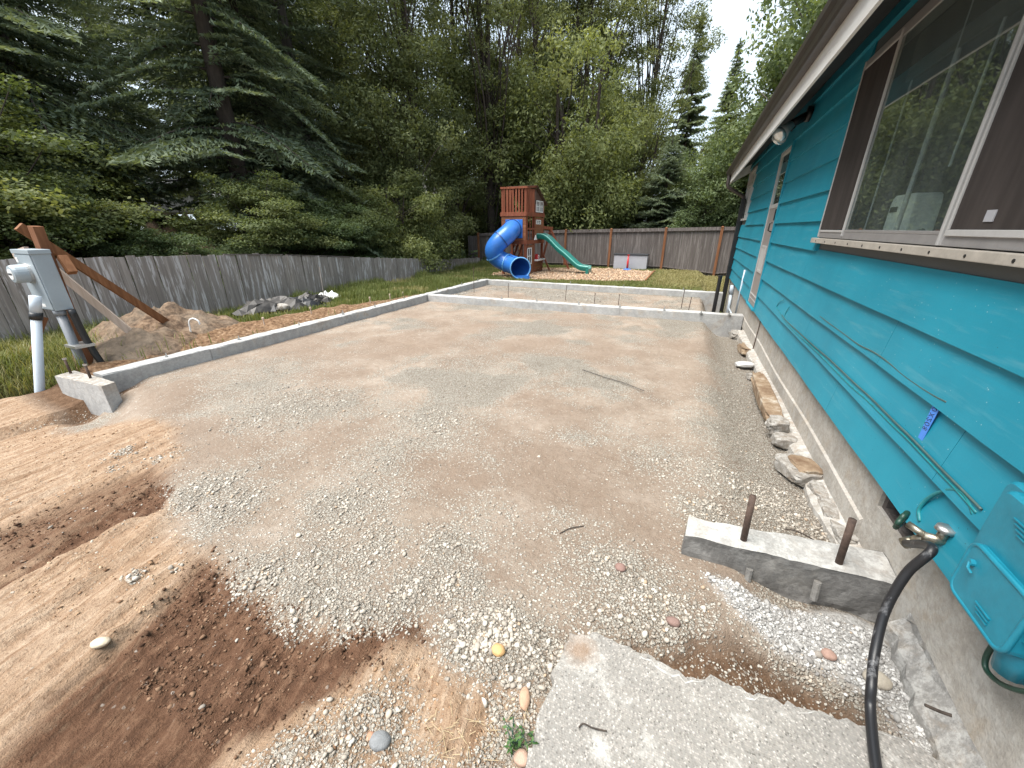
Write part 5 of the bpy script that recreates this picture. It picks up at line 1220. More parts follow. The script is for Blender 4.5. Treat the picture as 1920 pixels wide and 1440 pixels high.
crumple(-8.2, 5.55, .62, .36, .20, 3, M_TARP, .9); crumple(-7.95, 5.95, .50, .28, .16, 5, M_TARPD, 1.1); crumple(-8.05, 6.45, .40, .20, .17, 8, M_TARP, 1.3)
o = link('stone', lump_mesh((.15, .10, .08), 3, .2, 1.5, 51), M_RUBBLE, None, True); o.location = (-7.72, 5.55, .2); tag(o, 'pale rock poking out from under the tarp', 'stone')
bag = crumple(-8.4, 7.25, .26, .15, .10, 9, M_WHITEP, .3); bag.parent = None; bag.location = tp_.location; bag.name = 'plastic_sheet'; tag(bag, 'small white plastic sheet crumpled in the grass beyond the tarp', 'plastic sheet')
# bent white rod and stakes
g = gp(362, 640, .10); q = [(g[0], g[1], .05), (g[0]+.01, g[1]+.01, .30), (g[0]+.03, g[1]+.02, .42), (g[0]+.09, g[1]+.05, .46), (g[0]+.15, g[1]+.08, .42), (g[0]+.155, g[1]+.085, .36)]
tag(MB().tube(spline(q, 6), .012, 8).build('bent_rod', M_WHITEP, None, smooth=True), 'white rod bent into a hook, stuck in the soil behind the low wall', 'rod')
g = gp(609, 566, .1); tag(MB().bar((g[0], g[1], h1(*g)-.1), (g[0]+.03, g[1], h1(*g)+.85), .018, .012).build('marker_stake', M_FENCE, None), 'thin grey marker stake standing by the grey fence', 'stake')
st0 = None
for i, (px, py) in enumerate([(497,614),(585,594),(695,572),(732,563),(756,556)]):
    g = gp(px, py, .12)
    if st0 is None: st0 = MB().tube([(0, 0, -.1), (0, 0, .10)], .011, 6).tube([(0, 0, .10), (0, 0, .135)], .019, 6).build('form_stake', M_PALE, None); o = st0
    else: o = st0.copy(); COL.objects.link(o)
    o.location = (g[0], g[1], h1(*g)); tag(o, ['pale form stake nearest the bent white rod', 'pale form stake in front of the tarp', 'pale form stake where the orange soil narrows', 'pale form stake in the grass just before the wall corner', 'pale form stake closest to the wall corner'][i], 'stake', 'form stakes behind the low wall')
# sticks
def twig(pts, r, label, m=M_BARK): return tag(MB().tube(spline([(*gp(a, b, z), z) for a, b, z in pts], 5), r, 6).build('twig', m, None, smooth=True), label, 'twig')
twig([(1085,1364,SLAB_Z+.006),(1094,1357,SLAB_Z+.012),(1112,1365,SLAB_Z+.008),(1138,1371,SLAB_Z+.006)], .0028, 'small bent twig lying on the grey slab')
twig([(1092,693,.02),(1130,706,.02),(1170,718,.02),(1208,733,.02)], .005, 'long straight stick lying across the gravel pad', M_BARKG)
twig([(1472,992,-.02),(1490,995,.0),(1515,1006,.0),(1536,1020,-.01)], .005, 'dark curved twig behind the cut block')
twig([(1735,1322,.10),(1762,1334,.09),(1785,1342,.10)], .006, 'short dark stick on the footing beside the hose')
twig([(1050,1000,.01),(1070,990,.015),(1096,986,.01)], .003, 'thin twig on the gravel in the middle of the pad')

# ================================================================== PLAYSET
# tower footprint
TX0, TX1, TY0, TYM, TY1 = -6.80, -5.78, 14.55, 15.45, 16.55
gz = .03
ps = thing('playset', 'red cedar play tower with a blue tube slide and a green wavy slide', 'playset', (-6.3, 15.4, gz))
class QB(MB):
    def build(s, name, m, parent=None, **kw):
        s.v = [tuple(Vector(q) - ps.location) for q in s.v]; return MB.build(s, name, m, parent or ps, **kw)
ZD, ZB, ZT = 1.30, 2.26, 3.14
PW = .09
for (x, y, zt) in ((TX0, TY0, ZT), (TX1-PW, TY0, ZT), (TX0, TYM, ZT), (TX1-PW, TYM, ZT), (TX0, TY1-PW, 2.62), (TX1-PW, TY1-PW, 2.62)):
    QB().box((x, y, gz-.05), (x+PW, y+PW, zt)).build('post', M_CEDAR, bevel=.006)
# deck and rails
QB().box((TX0-.02, TY0-.02, ZD-.12), (TX1+.02, TY0-.0005, ZD+.02)).build('deck_rim', M_CEDAR, bevel=.004)
QB().box((TX1+.0005, TY0, ZD-.12), (TX1+.03, TY1+.02, ZD+.02)).build('deck_rim', M_CEDAR, bevel=.004)
nb = 9
for i in range(nb):
    a = TY0+.1 + (TY1-TY0-.12)*i/nb; QB().box((TX0+.01, a, ZD-.03), (TX1-.01, a+(TY1-TY0-.12)/nb-.01, ZD)).build('deck_board', M_CEDAR)
# front panel with round hole hidden by the tube, made of horizontal boards
for i in range(6):
    z = ZD+.03 + i*(ZB-.10-ZD-.03)/6; QB().box((TX0+.01, TY0-.022, z), (TX1-.01, TY0-.002, z+(ZB-.10-ZD-.03)/6-.006)).build('panel_board', M_CEDARP)
QB().box((TX0-.03, TY0-.05, ZB-.09), (TX1+.03, TY0-.001, ZB+.05)).build('balcony_beam', M_CEDAR, bevel=.005)
QB().box((TX1+.001, TY0, ZB-.09), (TX1+.04, TY1+.0, ZB+.05)).build('balcony_beam', M_CEDAR, bevel=.005)
QB().box((TX0-.02, TY0-.04, ZT-.04), (TX1+.04, TY0+.05, ZT+.03)).build('top_rail', M_CEDAR, bevel=.005)
m_ = QB(); m_.bar((TX1+.0, TY0+.04, ZT), (TX1+.0, TYM+.06, ZT+.09), .08, .06); m_.build('top_rail', M_CEDAR)
QB().box((TX0+.02, TY0, ZB-.02), (TX1-.02, TY1-.02, ZB)).build('upper_floor', M_CEDAR)
for i in range(7):
    x = TX0+.10 + i*(TX1-TX0-.24)/6.5; QB().box((x, TY0-.02, ZB+.05), (x+.062, TY0-.002, ZT-.04)).build('slat', M_CEDAR)
for i in range(6):
    y = TY0+.10 + i*.125; QB().box((TX1-.01, y, ZB+.05), (TX1+.012, y+.07, ZT-.02)).build('slat', M_CEDAR)
for i in range(5):
    y = TY0+.12 + i*.17; QB().box((TX0-.012, y, ZB+.05), (TX0+.01, y+.07, ZT-.02)).build('slat', M_CEDAR)
# roof: short shingled slope towards the back
ra, rb = Vector((0, TYM-.02, ZT+.12)), Vector((0, TY1+.16, 2.60))
n = 8
for i in range(n):
    t0, t1 = i/n, (i+1.12)/n; a = ra.lerp(rb, t0); b = ra.lerp(rb, min(t1, 1.02)); 
    m_ = QB(); m_.prism([(a.y, a.z), (b.y, b.z+.028), (b.y, b.z+.044), (a.y, a.z+.014)], 'x', TX0-.10, TX1+.10); m_.build('shingle_row', m_wood('roof_shingle_wood', (0.10, 0.06, 0.045), (0.16, 0.10, 0.075), 'y') if i == 0 else bpy.data.materials['roof_shingle_wood'])
QB().box((TX1-.02, TYM, ZB+.05), (TX1-.004, TY1-.01, 2.62)).build('gable_panel', bpy.data.materials['roof_shingle_wood'])
for i in range(6):
    za, zb2 = 2.625+i*.088, 2.625+(i+1)*.088 - .004; f = lambda z_: TYM + (TY1+.14-TYM)*(1-(z_-2.60)/.55)
    m_ = QB(); m_.prism([(TYM-.02, za), (f(za), za), (f(zb2), zb2), (TYM-.02, zb2)], 'x', TX1-.012, TX1+.012); o_ = m_.build('shingle_row', bpy.data.materials['roof_shingle_wood'])
def white_window(y0, y1, z0, z1, x, nm='window', arch=False):
    m_ = QB(); w = .03
    for b in (((x, y0, z0), (x+.03, y0+w, z1)), ((x, y1-w, z0), (x+.03, y1, z1)), ((x, y0+w, z0), (x+.03, y1-w, z0+w)), ((x, y0+w, z1-w), (x+.03, y1-w, z1)), ((x+.001, (y0+y1)/2-.01, z0+w), (x+.028, (y0+y1)/2+.01, z1-w)), ((x+.002, y0+w, z0+(z1-z0)*.5-.012), (x+.027, y1-w, z0+(z1-z0)*.5+.012))): m_.box(*b)
    o = m_.build(nm, M_WHITEP); QB().box((x-.003, y0+w*.5, z0+w*.5), (x+.004, y1-w*.5, z1-w*.5)).build('pane', M_DARKP, o); return o
white_window(TYM+.12, TYM+.47, ZB+.08, ZB+.50, TX1-.003)
white_window(TYM+.56, TYM+.91, ZB+.08, ZB+.50, TX1-.003)
white_window(TYM+.14, TYM+.66, ZB-.36, ZB-.20, TX1+.004)
# right side lower wall: opening next to the front, then boards
for i in range(7):
    z = ZD+.03 + i*.118; QB().box((TX1-.02, TYM+.10, z), (TX1-.001, TY1-.09, z+.111)).build('panel_board', M_CEDARP)
for i in range(3): QB().box((TX1-.02, TY0+.12+i*.27, ZD+.03), (TX1-.004, TY0+.19+i*.27, ZB-.09)).build('slat', M_CEDAR)
QB().box((TX1-.03, TY0+.09, ZD+.40), (TX1+.01, TYM, ZD+.46)).build('hand_rail', M_CEDAR)
# play shop under the deck
QB().box((TX1-.03, TY0+.10, gz), (TX1-.01, TYM-.02, ZD-.16)).build('shop_wall', M_CEDARP)
white_window(TY0+.16, TY0+.60, .42, 1.04, TX1-.009)
for i in range(4): QB().box((TX1-.03, TYM+.10, gz+.02+i*.11), (TX1-.012, TY1-.09, gz+.12+i*.11)).build('panel_board', M_CEDARP)
QB().box((TX1-.06, TYM+.09, .50), (TX1+.14, TY1-.08, .56)).build('counter', M_WHITEP, bevel=.006)
m_ = QB(); m_.prism([(TYM-.12, ZD+.02), (TYM+.18, ZD+.02), (TYM+.03, ZD+.20)], 'x', TX1+.032, TX1+.06); o = m_.build('gable_trim', M_WHITEP); o.scale = (1, 1, 1)
tele = thing('toy_telephone', 'red and white toy on the play tower counter', 'toy', (TX1-.02, TYM+.45, .56))
m_ = MB(); m_.prism([(-.16, 0), (.16, 0), (.12, .14), (-.10, .20)], 'x', -.06, .06); m_.build('body', M_REDP, tele, bevel=.01)
m_ = MB(); m_.tube([(.062, .07*math.cos(t*.5), .09+.06*math.sin(t*.5)) for t in range(13)], .012, 6); m_.build('handle', M_WHITEP, tele)
# ladder and rear frame seen under the deck
for yy in (TYM+.3, TYM+.75):
    m_ = QB(); m_.bar((TX0-.45, yy, gz), (TX0+.10, yy, ZD), .08, .04); m_.build('ladder_rail', M_CEDAR)
for i in range(4):
    t = (i+1)/5; QB().box((TX0-.45+.55*t-.05, TYM+.30, gz+(ZD-gz)*t), (TX0-.45+.55*t+.05, TYM+.75, gz+(ZD-gz)*t+.03)).build('ladder_step', M_CEDAR)
for a, b in (((TX0+.15, TY0+.30, gz), (TX0+.55, TY0+.30, ZD-.12)), ((TX0+.35, TY0+.30, gz), (TX0+.75, TY0+.30, ZD-.12))):
    m_ = QB(); m_.bar(a, b, .07, .035); m_.build('ladder_rail', M_CEDAR)
for i in range(4):
    t = .2+.2*i; m_ = QB(); m_.bar((TX0+.15+.4*t, TY0+.30, gz+(ZD-.15)*t), (TX0+.35+.4*t, TY0+.30, gz+(ZD-.15)*t), .05, .03); m_.build('ladder_step', M_CEDAR)
# swing beam legs at the back right
for a, b in (((-5.70, 17.25, 1.72), (-6.1, 17.1, gz)), ((-5.70, 17.25, 1.72), (-4.85, 17.5, gz))):
    m_ = QB(); m_.bar(a, b, .09, .09); m_.build('swing_leg', M_CEDAR)
m_ = QB(); m_.bar((-5.85, 16.5, 1.78), (-5.68, 17.4, 1.74), .09, .12); m_.build('swing_beam', M_CEDAR)
m_ = QB(); m_.bar((TX1+.0, TY1-.05, .75), (TX1+.35, TY1-.05, gz), .08, .05); m_.build('knee_brace', M_CEDAR)
m_ = QB(); m_.bar((TX1-.02, TY0+.02, ZD-.35), (TX1-.02, TY0+.32, ZD-.12), .06, .04); m_.build('knee_brace', M_CEDAR)

# --- blue tube slide
tube_pts = [(-6.27, 14.56, 1.74), (-6.27, 14.25, 1.68), (-6.36, 13.95, 1.53), (-6.58, 13.72, 1.30), (-6.78, 13.66, 1.05), (-6.82, 13.74, .82), (-6.66, 13.86, .64), (-6.38, 13.88, .53), (-6.08, 13.78, .46), (-5.84, 13.6, .42), (-5.68, 13.36, .41)]
tube_pts = [tube_pts[0], tube_pts[1]] + [(a_+.06+.014*i_, b_, c_) for i_, (a_, b_, c_) in enumerate(tube_pts[2:])]
tp2 = spline(tube_pts, 8); TR = .335
def sub(a, b): return tp2[a:b+1]
tb = QB().tube(sub(0, 22), TR, 26, caps=False).build('tube_slide', M_BLUE, None, smooth=True)
for a, b in ((22, 40), (40, 56)): QB().tube(sub(a, b), TR*.995, 26, caps=False).build('tube_section', M_BLUE, tb, smooth=True)
L_ = len(tp2)-1; nE = L_-56+1
QB().tube(sub(56, L_), [TR*(1 + .10*max(0, (i/(nE-1)-.5)*2)) for i in range(nE)], 26, caps=False).build('tube_exit', M_BLUE, tb, smooth=True)
for i in (4, 22, 40, 56):
    QB().tube([tp2[i] - (tp2[i+1]-tp2[i]).normalized()*.02, tp2[i] + (tp2[i+1]-tp2[i]).normalized()*.02], TR+.018, 26).build('tube_collar', M_BLUED if i in (4, 22) else M_BLUEL, tb, smooth=False)
# seam line along the upper sections
def frame_pts(i0, i1, ang):
    out = []
    for i in range(i0, i1+1):
        t = (tp2[min(i+1, L_)] - tp2[max(i-1, 0)]).normalized(); x = Vector((0, 0, 1)).cross(t).normalized(); y = t.cross(x)
        out.append(tp2[i] + (x*math.cos(ang) + y*math.sin(ang))*(TR+.004))
    return out
for i0, i1, ang in ((5, 21, 2.0), (23, 39, 2.0), (57, 70, 1.9)): QB().tube(frame_pts(i0, i1, ang), .012, 5).build('tube_seam', M_BLUED, tb)
e = tp2[-1]; d = (tp2[-1]-tp2[-2]).normalized(); x = Vector((0, 0, 1)).cross(d).normalized(); y = d.cross(x)
QB().tube([e + (x*math.cos(t*math.pi/16) + y*math.sin(t*math.pi/16))*TR*1.10 for t in range(33)], .025, 8, caps=False).build('tube_rim', M_BLUEL, tb, smooth=True)
m_ = QB(); m_.box((-6.27-.345, 14.5, 1.40), (-6.27+.36, 14.527, 2.06)); m_.build('mounting_plate', M_BLUE, tb, bevel=.01)
m_ = QB(); q = e - d*.06; m_.prism([(q.x-.26, gz-.02), (q.x+.36, gz-.02), (q.x+.30, .16), (q.x-.18, .14)], 'y', q.y-.02, q.y+.14); m_.build('tube_foot', M_BLUE, tb)
# --- green wavy slide
gp0 = [(TX1-.05, 16.0, 1.36), (TX1+.22, 16.0, 1.36), (TX1+.50, 16.0, 1.22), (TX1+.86, 16.0, .90), (TX1+1.20, 16.0, .66), (TX1+1.50, 16.0, .42), (TX1+1.78, 16.0, .22), (TX1+2.05, 16.0, .17), (TX1+2.20, 16.0, .16)]
cl = spline(gp0, 5); w = .27; m_ = MB(); vs_ = []; fs_ = []
prof = [(-w-.03, .11), (-w-.03, .15), (-w+.02, .16), (-w+.05, .10), (-w+.07, .02), (0, 0), (w-.07, .02), (w-.05, .10), (w-.02, .16), (w+.03, .15), (w+.03, .11), (w, .0), (0, -.045), (-w, .0)]
for i, p in enumerate(cl):
    for (yy, zz) in prof: vs_.append((p.x, p.y+yy, p.z+zz))
    if i: fs_ += [((i-1)*14+k_, (i-1)*14+(k_+1) % 14, i*14+(k_+1) % 14, i*14+k_) for k_ in range(14)]
q = QB(); q.add(vs_, fs_ + [tuple(range(14)), tuple((len(cl)-1)*14+k_ for k_ in reversed(range(14)))]); gs = q.build('green_slide', M_GREENP, None, smooth=False)
M_GREENL = m_plain('pale_green_edge', (0.16, 0.42, 0.36), 0.35, 0.06, 3, bump=0)
for s_ in (-1, 1): QB().tube([(p.x, p.y+s_*w, p.z+.165) for p in cl], .024, 8).build('slide_edge', M_GREENL if s_ < 0 else M_GREENP, gs, smooth=True)
QB().tube([(p.x, p.y-.05, p.z+.012) for p in cl[3:]], .015, 6).build('slide_rib', M_GREENL, gs, smooth=True)
q = QB(); q.box((TX1+2.10, 15.70, gz-.02), (TX1+2.22, 16.30, .25)); q.build('slide_foot', M_GREENP, gs, bevel=.02)

# ================================================================== STORAGE BOX AND T-BALL STAND
sb = thing('storage_box', 'low grey plastic storage box with a dark lid against the back fence', 'storage box', (-2.37, 18.62, h1(-2.4, 18.6)))
m_ = MB(); m_.box((-.72, -.02, 0), (.72, .42, .60)); bd = m_.build('body', M_GREYP, sb, bevel=.015)
m_ = MB(); m_.box((-.745, -.045, .60), (.745, .44, .665)); m_.build('lid', M_DARKP, sb, bevel=.012)
for sx in (-.715, .700): MB().box((sx, -.028, .02), (sx+.015, -.021, .59)).build('corner_trim', M_GREYP, bd)
tb_ = thing('tball_stand', 'red toy batting post on a blue base in front of the storage box', 'toy', (-2.42, 18.28, h1(-2.4, 18.3)))
MB().tube([(0, 0, 0), (0, 0, .03), (0, 0, .06)], [.19, .18, .06], 16).build('base', M_BLUE, tb_)
MB().tube([(0, 0, .05), (0, 0, .36), (0, 0, .38), (0, 0, .60)], [.045, .045, .035, .032], 12).build('post', M_REDP, tb_, smooth=True)
MB().tube([(0, 0, .60), (0, 0, .64)], [.035, .06], 12).build('cup', M_REDP, tb_)
# border timber round the bark
m_ = MB(); m_.bar((-1.25, 14.45, .05), (-1.25, 17.95, .05), .05, .09); tag(m_.build('border_timber', M_POST, None), 'low dark timber edging along the bark chips', 'edging')

# bark chips
n = 15000; x = rng.uniform(-7.5, -1.1, n); y = rng.uniform(13.2, 18.7, n)
kp = (poly_sd(P_CHIPS, x, y) + .35*(fbm(x*2, y*2, 201)-.5)) > 0; x, y = x[kp], y[kp]
scatter('bark_chips', x, y, rng.lognormal(math.log(.030), .35, len(x)), octa(), M_CHIPS, .05, (1, .5, .28), .2, .5, label='orange brown bark chips spread under the play tower')

# ================================================================== VEGETATION
def leaf_quads(P, A, B, bend=None):
    """rhombic leaves: centre P, long half-axis A, short half-axis B"""
    V = np.stack([P-A, P+B*1.0 - A*.1, P+A, P-B - A*.1], 1).reshape(-1, 3)
    F = np.arange(len(P)*4).reshape(-1, 4); return V, F
def unit(v): return v/np.linalg.norm(v, axis=-1, keepdims=True)
def rand_dir(n): return unit(rng.normal(size=(n, 3)))
class Wood:
    """tapered limbs of a whole tree in one mesh"""
    def __init__(s): s.mb = MB()
    def limb(s, pts, r0, r1, n=7): s.mb.tube(pts, list(np.linspace(r0, r1, len(pts))), n, caps=False)
def curve(p, q, bow, k=6):
    p = Vector(p); q = Vector(q); o = Vector((rng.normal(), rng.normal(), rng.normal()))*bow*(q-p).length
    return [p.lerp(q, i/k) + o*math.sin(math.pi*i/k) for i in range(k+1)]
def mesh_of(V, F, tint, name):
    o = np_mesh(name, V, F, M_LEAF_GREEN, tint=tint); me = o.data; bpy.data.objects.remove(o); return me

def broadleaf(H, W, base, nclump, nleaf, lsize, flat=.7, up=.4, lobes=None, cr=(.5, .95), hollow=.45, wid=.42, trunk_r=.16, stems=1, seed=0):
    """crown mesh + wood mesh. lobes: list of (x,y,z,rx,ry,rz)"""
    lobes = lobes or [(0, 0, (H+base)/2, W, W, (H-base)/2)]
    vol = np.array([l[3]*l[4]*l[5] for l in lobes]); who = rng.choice(len(lobes), nclump, p=vol/vol.sum()); L = np.array(lobes)[who]
    d = rand_dir(nclump); r = rng.uniform(hollow**3, 1, nclump)**(1/3)
    C = L[:, :3] + d*L[:, 3:]*r[:, None]*(1 + .22*(rng.uniform(-1, 1, nclump))[:, None])
    R_ = rng.uniform(cr[0], cr[1], nclump)*np.clip(1.15-.3*(C[:, 2]-base)/(H-base), .6, 1.2)
    cnt = np.maximum(6, (nleaf*R_**2/np.sum(R_**2)).astype(int)); idx_ = np.repeat(np.arange(nclump), cnt); n = len(idx_)
    dd = rand_dir(n); rr_ = rng.uniform(.15, 1, n)**(1/2.2)
    # a few longer shoots per clump break the outline
    sh = rand_dir(nclump*5).reshape(nclump, 5, 3); pickd = sh[idx_, rng.integers(0, 5, n)]; al = rng.uniform(0, 1, n) < .45
    dd = np.where(al[:, None], unit(pickd + rng.normal(0, .22, (n, 3))), dd); rr_ = np.where(al, rng.uniform(.3, 1.3, n), rr_)
    off = dd*rr_[:, None]*R_[idx_][:, None]; off[:, 2] *= flat
    P = C[idx_] + off
    nrm_ = unit(dd*.6 + rng.normal(0, .55, (n, 3)) + np.array([0, 0, up]))
    a = unit(np.cross(nrm_, rand_dir(n)) + np.array([0, 0, -.25])); b = unit(np.cross(nrm_, a)); s_ = lsize*rng.uniform(.65, 1.3, n)[:, None]
    V, F = leaf_quads(P, a*s_*.5, b*s_*.5*wid*2*.5)
    ct = rng.normal(.45, .16, nclump); tint = np.clip(ct[idx_] + rng.normal(0, .15, n), 0, 1)
    w = Wood()
    zt = base + (H-base)*.82
    for k_ in range(stems):
        an = 2*math.pi*k_/max(1, stems) + seed; sx, sy = (.0, .0) if stems == 1 else (.25*math.cos(an), .25*math.sin(an)); tx, ty = (rng.normal(0, .3), rng.normal(0, .3)) if stems == 1 else (W*.35*math.cos(an), W*.35*math.sin(an))
        tr = curve((sx, sy, -.3), (tx, ty, zt), .03, 10); w.limb(tr, trunk_r, trunk_r*.2, 8)
        own = [i for i in range(nclump) if stems == 1 or i % stems == k_]
        sub_ = rng.permutation(own)[:min(len(own), 46)]
        for i in sub_:
            t = np.clip((C[i, 2]-base*.6)/(zt)*rng.uniform(.5, .8), .12, .95); p = tr[int(t*10)]
            q = Vector(C[i]); c_ = curve(p, q, .07, 5); 
            for z_ in range(len(c_)): c_[z_].z += .12*math.sin(math.pi*z_/5)*(q-p).length
            w.limb(c_, max(.012, trunk_r*.30*(1-t*.6)), .008, 5)
    me = w.mb.build('trunk', M_BARK, None, smooth=True, fix=False); md = me.data; bpy.data.objects.remove(me)
    return mesh_of(V, F, tint, 'crown'), md
def conifer(H, Rb, base, step=.36, per=6, spray=.30, droop=.35, dens=1.0, trunk_r=.28, taper=1.0, seed=0, ragged=.25):
    Ps = []; As = []; Bs = []; Ts = []; w = Wood()
    w.limb([(0, 0, -.4), (0, 0, H*.3), (0, 0, H*.7), (0, 0, H)], trunk_r, .02, 9)
    z = base
    while z < H-.25:
        t = (z-base)/(H-base); Lr = Rb*(1-t)**taper + .12
        for k_ in range(per):
            if rng.uniform() < .10: continue
            an = rng.uniform(0, 2*math.pi); L = Lr*rng.uniform(1-ragged*1.6, 1+ragged*.6); zz = z + rng.uniform(-.5, .5)*step
            dirx = np.array([math.cos(an), math.sin(an), 0]); side = np.array([-math.sin(an), math.cos(an), 0])
            dr = droop*rng.uniform(.35, 1.6); ns = max(3, int(L/.072*dens)); u = np.linspace(.12, 1, ns); rise = .30*(t**1.5)
            cz = zz + L*(u*(rise+.05) - dr*u**2*(1-.6*t)) + .10*L*np.clip(u-.75, 0, 1)*2
            cen = dirx[None]*(u*L)[:, None]; cen[:, 2] = cz
            if k_ % 2 == 0 and L > .5: w.limb([Vector((0, 0, zz))] + [Vector(c) for c in cen[::max(1, ns//4)]], .030*(1-t)+.012, .008, 4)
            tw = L*.34*(1-u*.75) + .10; ct = rng.normal(.40, .15)
            for sg in (-1, 1):
                m_ = 5
                for q in range(m_):
                    f = (q+.6)/m_; base_ = cen + side[None]*sg*(tw*f)[:, None] + dirx[None]*(tw*f*.55)[:, None] + np.array([0, 0, -1])[None]*(tw*f*.28 + .05*rng.uniform(0, 1, ns))[:, None]
                    a = unit(side[None]*sg*.8 + dirx[None]*.65 + np.stack([np.zeros(ns), np.zeros(ns), rng.uniform(-.65, .12, ns)], -1) + rng.normal(0, .42, (ns, 3)))
                    nn = unit(np.array([0, 0, 1])[None] + rng.normal(0, .8, (ns, 3))); b = unit(np.cross(nn, a)); s_ = spray*rng.uniform(.7, 1.3, ns)*np.clip(tw/.35, .55, 1.15)
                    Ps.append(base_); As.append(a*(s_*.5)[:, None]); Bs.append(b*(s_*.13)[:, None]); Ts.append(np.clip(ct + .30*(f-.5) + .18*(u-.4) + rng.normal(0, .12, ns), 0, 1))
            # tip tuft and hanging fringe
            a = unit(dirx[None] + np.stack([np.zeros(ns), np.zeros(ns), rng.uniform(-1.0, .1, ns)], -1) + rng.normal(0, .3, (ns, 3))); b = unit(np.cross(rand_dir(ns), a)); s_ = spray*rng.uniform(.7, 1.2, ns)
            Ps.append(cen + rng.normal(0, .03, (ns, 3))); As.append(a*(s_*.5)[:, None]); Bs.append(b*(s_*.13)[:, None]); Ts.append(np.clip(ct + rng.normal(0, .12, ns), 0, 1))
        z += step*rng.uniform(.8, 1.2)*(1-.45*t)
    n = 40; zz = np.linspace(H-.9, H+.1, n); a = unit(rng.normal(0, .35, (n, 3)) + np.array([0, 0, 1])); b = unit(np.cross(rand_dir(n), a)); Ps.append(np.stack([rng.normal(0, .02, n), rng.normal(0, .02, n), zz], -1)); As.append(a*spray*.4); Bs.append(b*spray*.12); Ts.append(np.full(n, .5))
    V, F = leaf_quads(np.concatenate(Ps), np.concatenate(As), np.concatenate(Bs))
    me = w.mb.build('trunk', M_BARK, None, smooth=True, fix=False); md = me.data; bpy.data.objects.remove(me)
    return mesh_of(V, F, np.concatenate(Ts), 'crown'), md

KIND = {}
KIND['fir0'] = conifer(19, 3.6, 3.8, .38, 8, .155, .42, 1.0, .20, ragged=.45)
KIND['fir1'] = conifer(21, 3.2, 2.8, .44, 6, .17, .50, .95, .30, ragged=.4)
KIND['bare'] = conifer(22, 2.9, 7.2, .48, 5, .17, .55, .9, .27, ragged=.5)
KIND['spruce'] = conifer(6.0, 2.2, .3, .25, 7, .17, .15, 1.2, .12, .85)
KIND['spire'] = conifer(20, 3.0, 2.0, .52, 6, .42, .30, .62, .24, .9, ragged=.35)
KIND['tall0'] = broadleaf(17, 3.0, 2.0, 150, 62000, .135, lobes=[(0,0,5.5,2.6,2.6,3.2),(.3,.2,10,2.8,2.6,3.6),(-.3,0,14,2.2,2.2,3.2)], trunk_r=.22, hollow=.3)
KIND['tall1'] = broadleaf(18, 3.4, 3.0, 120, 46000, .135, lobes=[(.8,0,7,2.4,2.4,3.0),(-.6,.3,11,3.0,2.6,3.4),(.4,0,15.2,2.4,2.4,2.8)], trunk_r=.24, hollow=.3, cr=(.45, .85))
KIND['round'] = broadleaf(6.6, 2.7, .6, 120, 60000, .125, lobes=[(0,0,3.9,2.7,2.6,2.7),(0.2,0,2.0,2.3,2.2,1.5)], trunk_r=.14, stems=4, hollow=.55)
KIND['bush'] = broadleaf(3.9, 1.8, .1, 80, 42000, .105, lobes=[(0,0,2.1,1.8,1.7,1.8),(.5,0,1.1,1.6,1.5,1.0)], trunk_r=.07, stems=5, hollow=.5, cr=(.35, .7))
KIND['maple0'] = broadleaf(5.6, 2.6, .5, 110, 72000, .085, flat=.30, up=1.5, lobes=[(0,0,3.0,2.7,2.6,2.5)], trunk_r=.07, stems=6, hollow=.5, cr=(.5, 1.05), wid=.7)
KIND['maple1'] = broadleaf(4.4, 2.4, .3, 95, 62000, .08, flat=.32, up=1.3, lobes=[(0,0,2.2,2.5,2.3,2.0)], trunk_r=.06, stems=6, hollow=.45, cr=(.45, .95), wid=.7)
KIND['airy'] = broadleaf(9.5, 3.2, 2.5, 100, 17000, .15, lobes=[(0,0,6.2,3.2,3.0,3.0),(-1.2,0,4.2,2.2,2.0,1.5)], trunk_r=.13, hollow=.25, cr=(.4, .8), wid=.55)

def forest_z(x, y):
    return h1(x, y)
def tree(name, kind, px, dist, label, leaf, bark=M_BARK, s=1.0, sz=None, group=None, cat='tree', lean=0.0, dz=0, rz=None):
    rad = {'maple0': 3.3, 'maple1': 3.1}.get(kind, 0)*s
    while rad and polar(px, dist)[0] > FENCE_X - rad: dist += .2          # crowns stay behind the fence
    x, y = polar(px, dist); crown, trunk = KIND[kind]
    t = thing(name, label, cat, (x, y, forest_z(x, y)+dz), rng.uniform(0, 6.28) if rz is None else rz, group); t.scale = (s, s, sz or s); t.rotation_euler[0] = rng.normal(0, .015); t.rotation_euler[1] = lean
    for nm, me, m in (('trunk', trunk, bark), ('crown', crown, leaf)):
        o = bpy.data.objects.new(nm, me); COL.objects.link(o); o.parent = t
        o.material_slots[0].link = 'OBJECT'; o.material_slots[0].material = m
    return t
T = tree
# tall conifers, left to middle
GF = 'tall conifers behind the left fence'
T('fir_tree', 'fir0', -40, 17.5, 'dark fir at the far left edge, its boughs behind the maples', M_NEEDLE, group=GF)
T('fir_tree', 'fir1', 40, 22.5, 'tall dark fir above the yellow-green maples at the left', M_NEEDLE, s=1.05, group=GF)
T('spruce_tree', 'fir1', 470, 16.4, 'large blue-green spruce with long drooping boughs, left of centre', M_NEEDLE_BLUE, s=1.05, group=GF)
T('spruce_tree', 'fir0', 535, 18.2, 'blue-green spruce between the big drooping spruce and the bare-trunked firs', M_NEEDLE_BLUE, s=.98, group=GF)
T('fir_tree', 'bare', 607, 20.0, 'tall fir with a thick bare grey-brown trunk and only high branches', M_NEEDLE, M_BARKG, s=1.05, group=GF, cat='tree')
T('fir_tree', 'bare', 566, 22.5, 'slimmer bare-trunked fir just left of the thick bare trunk', M_NEEDLE, M_BARKG, s=.9, group=GF)
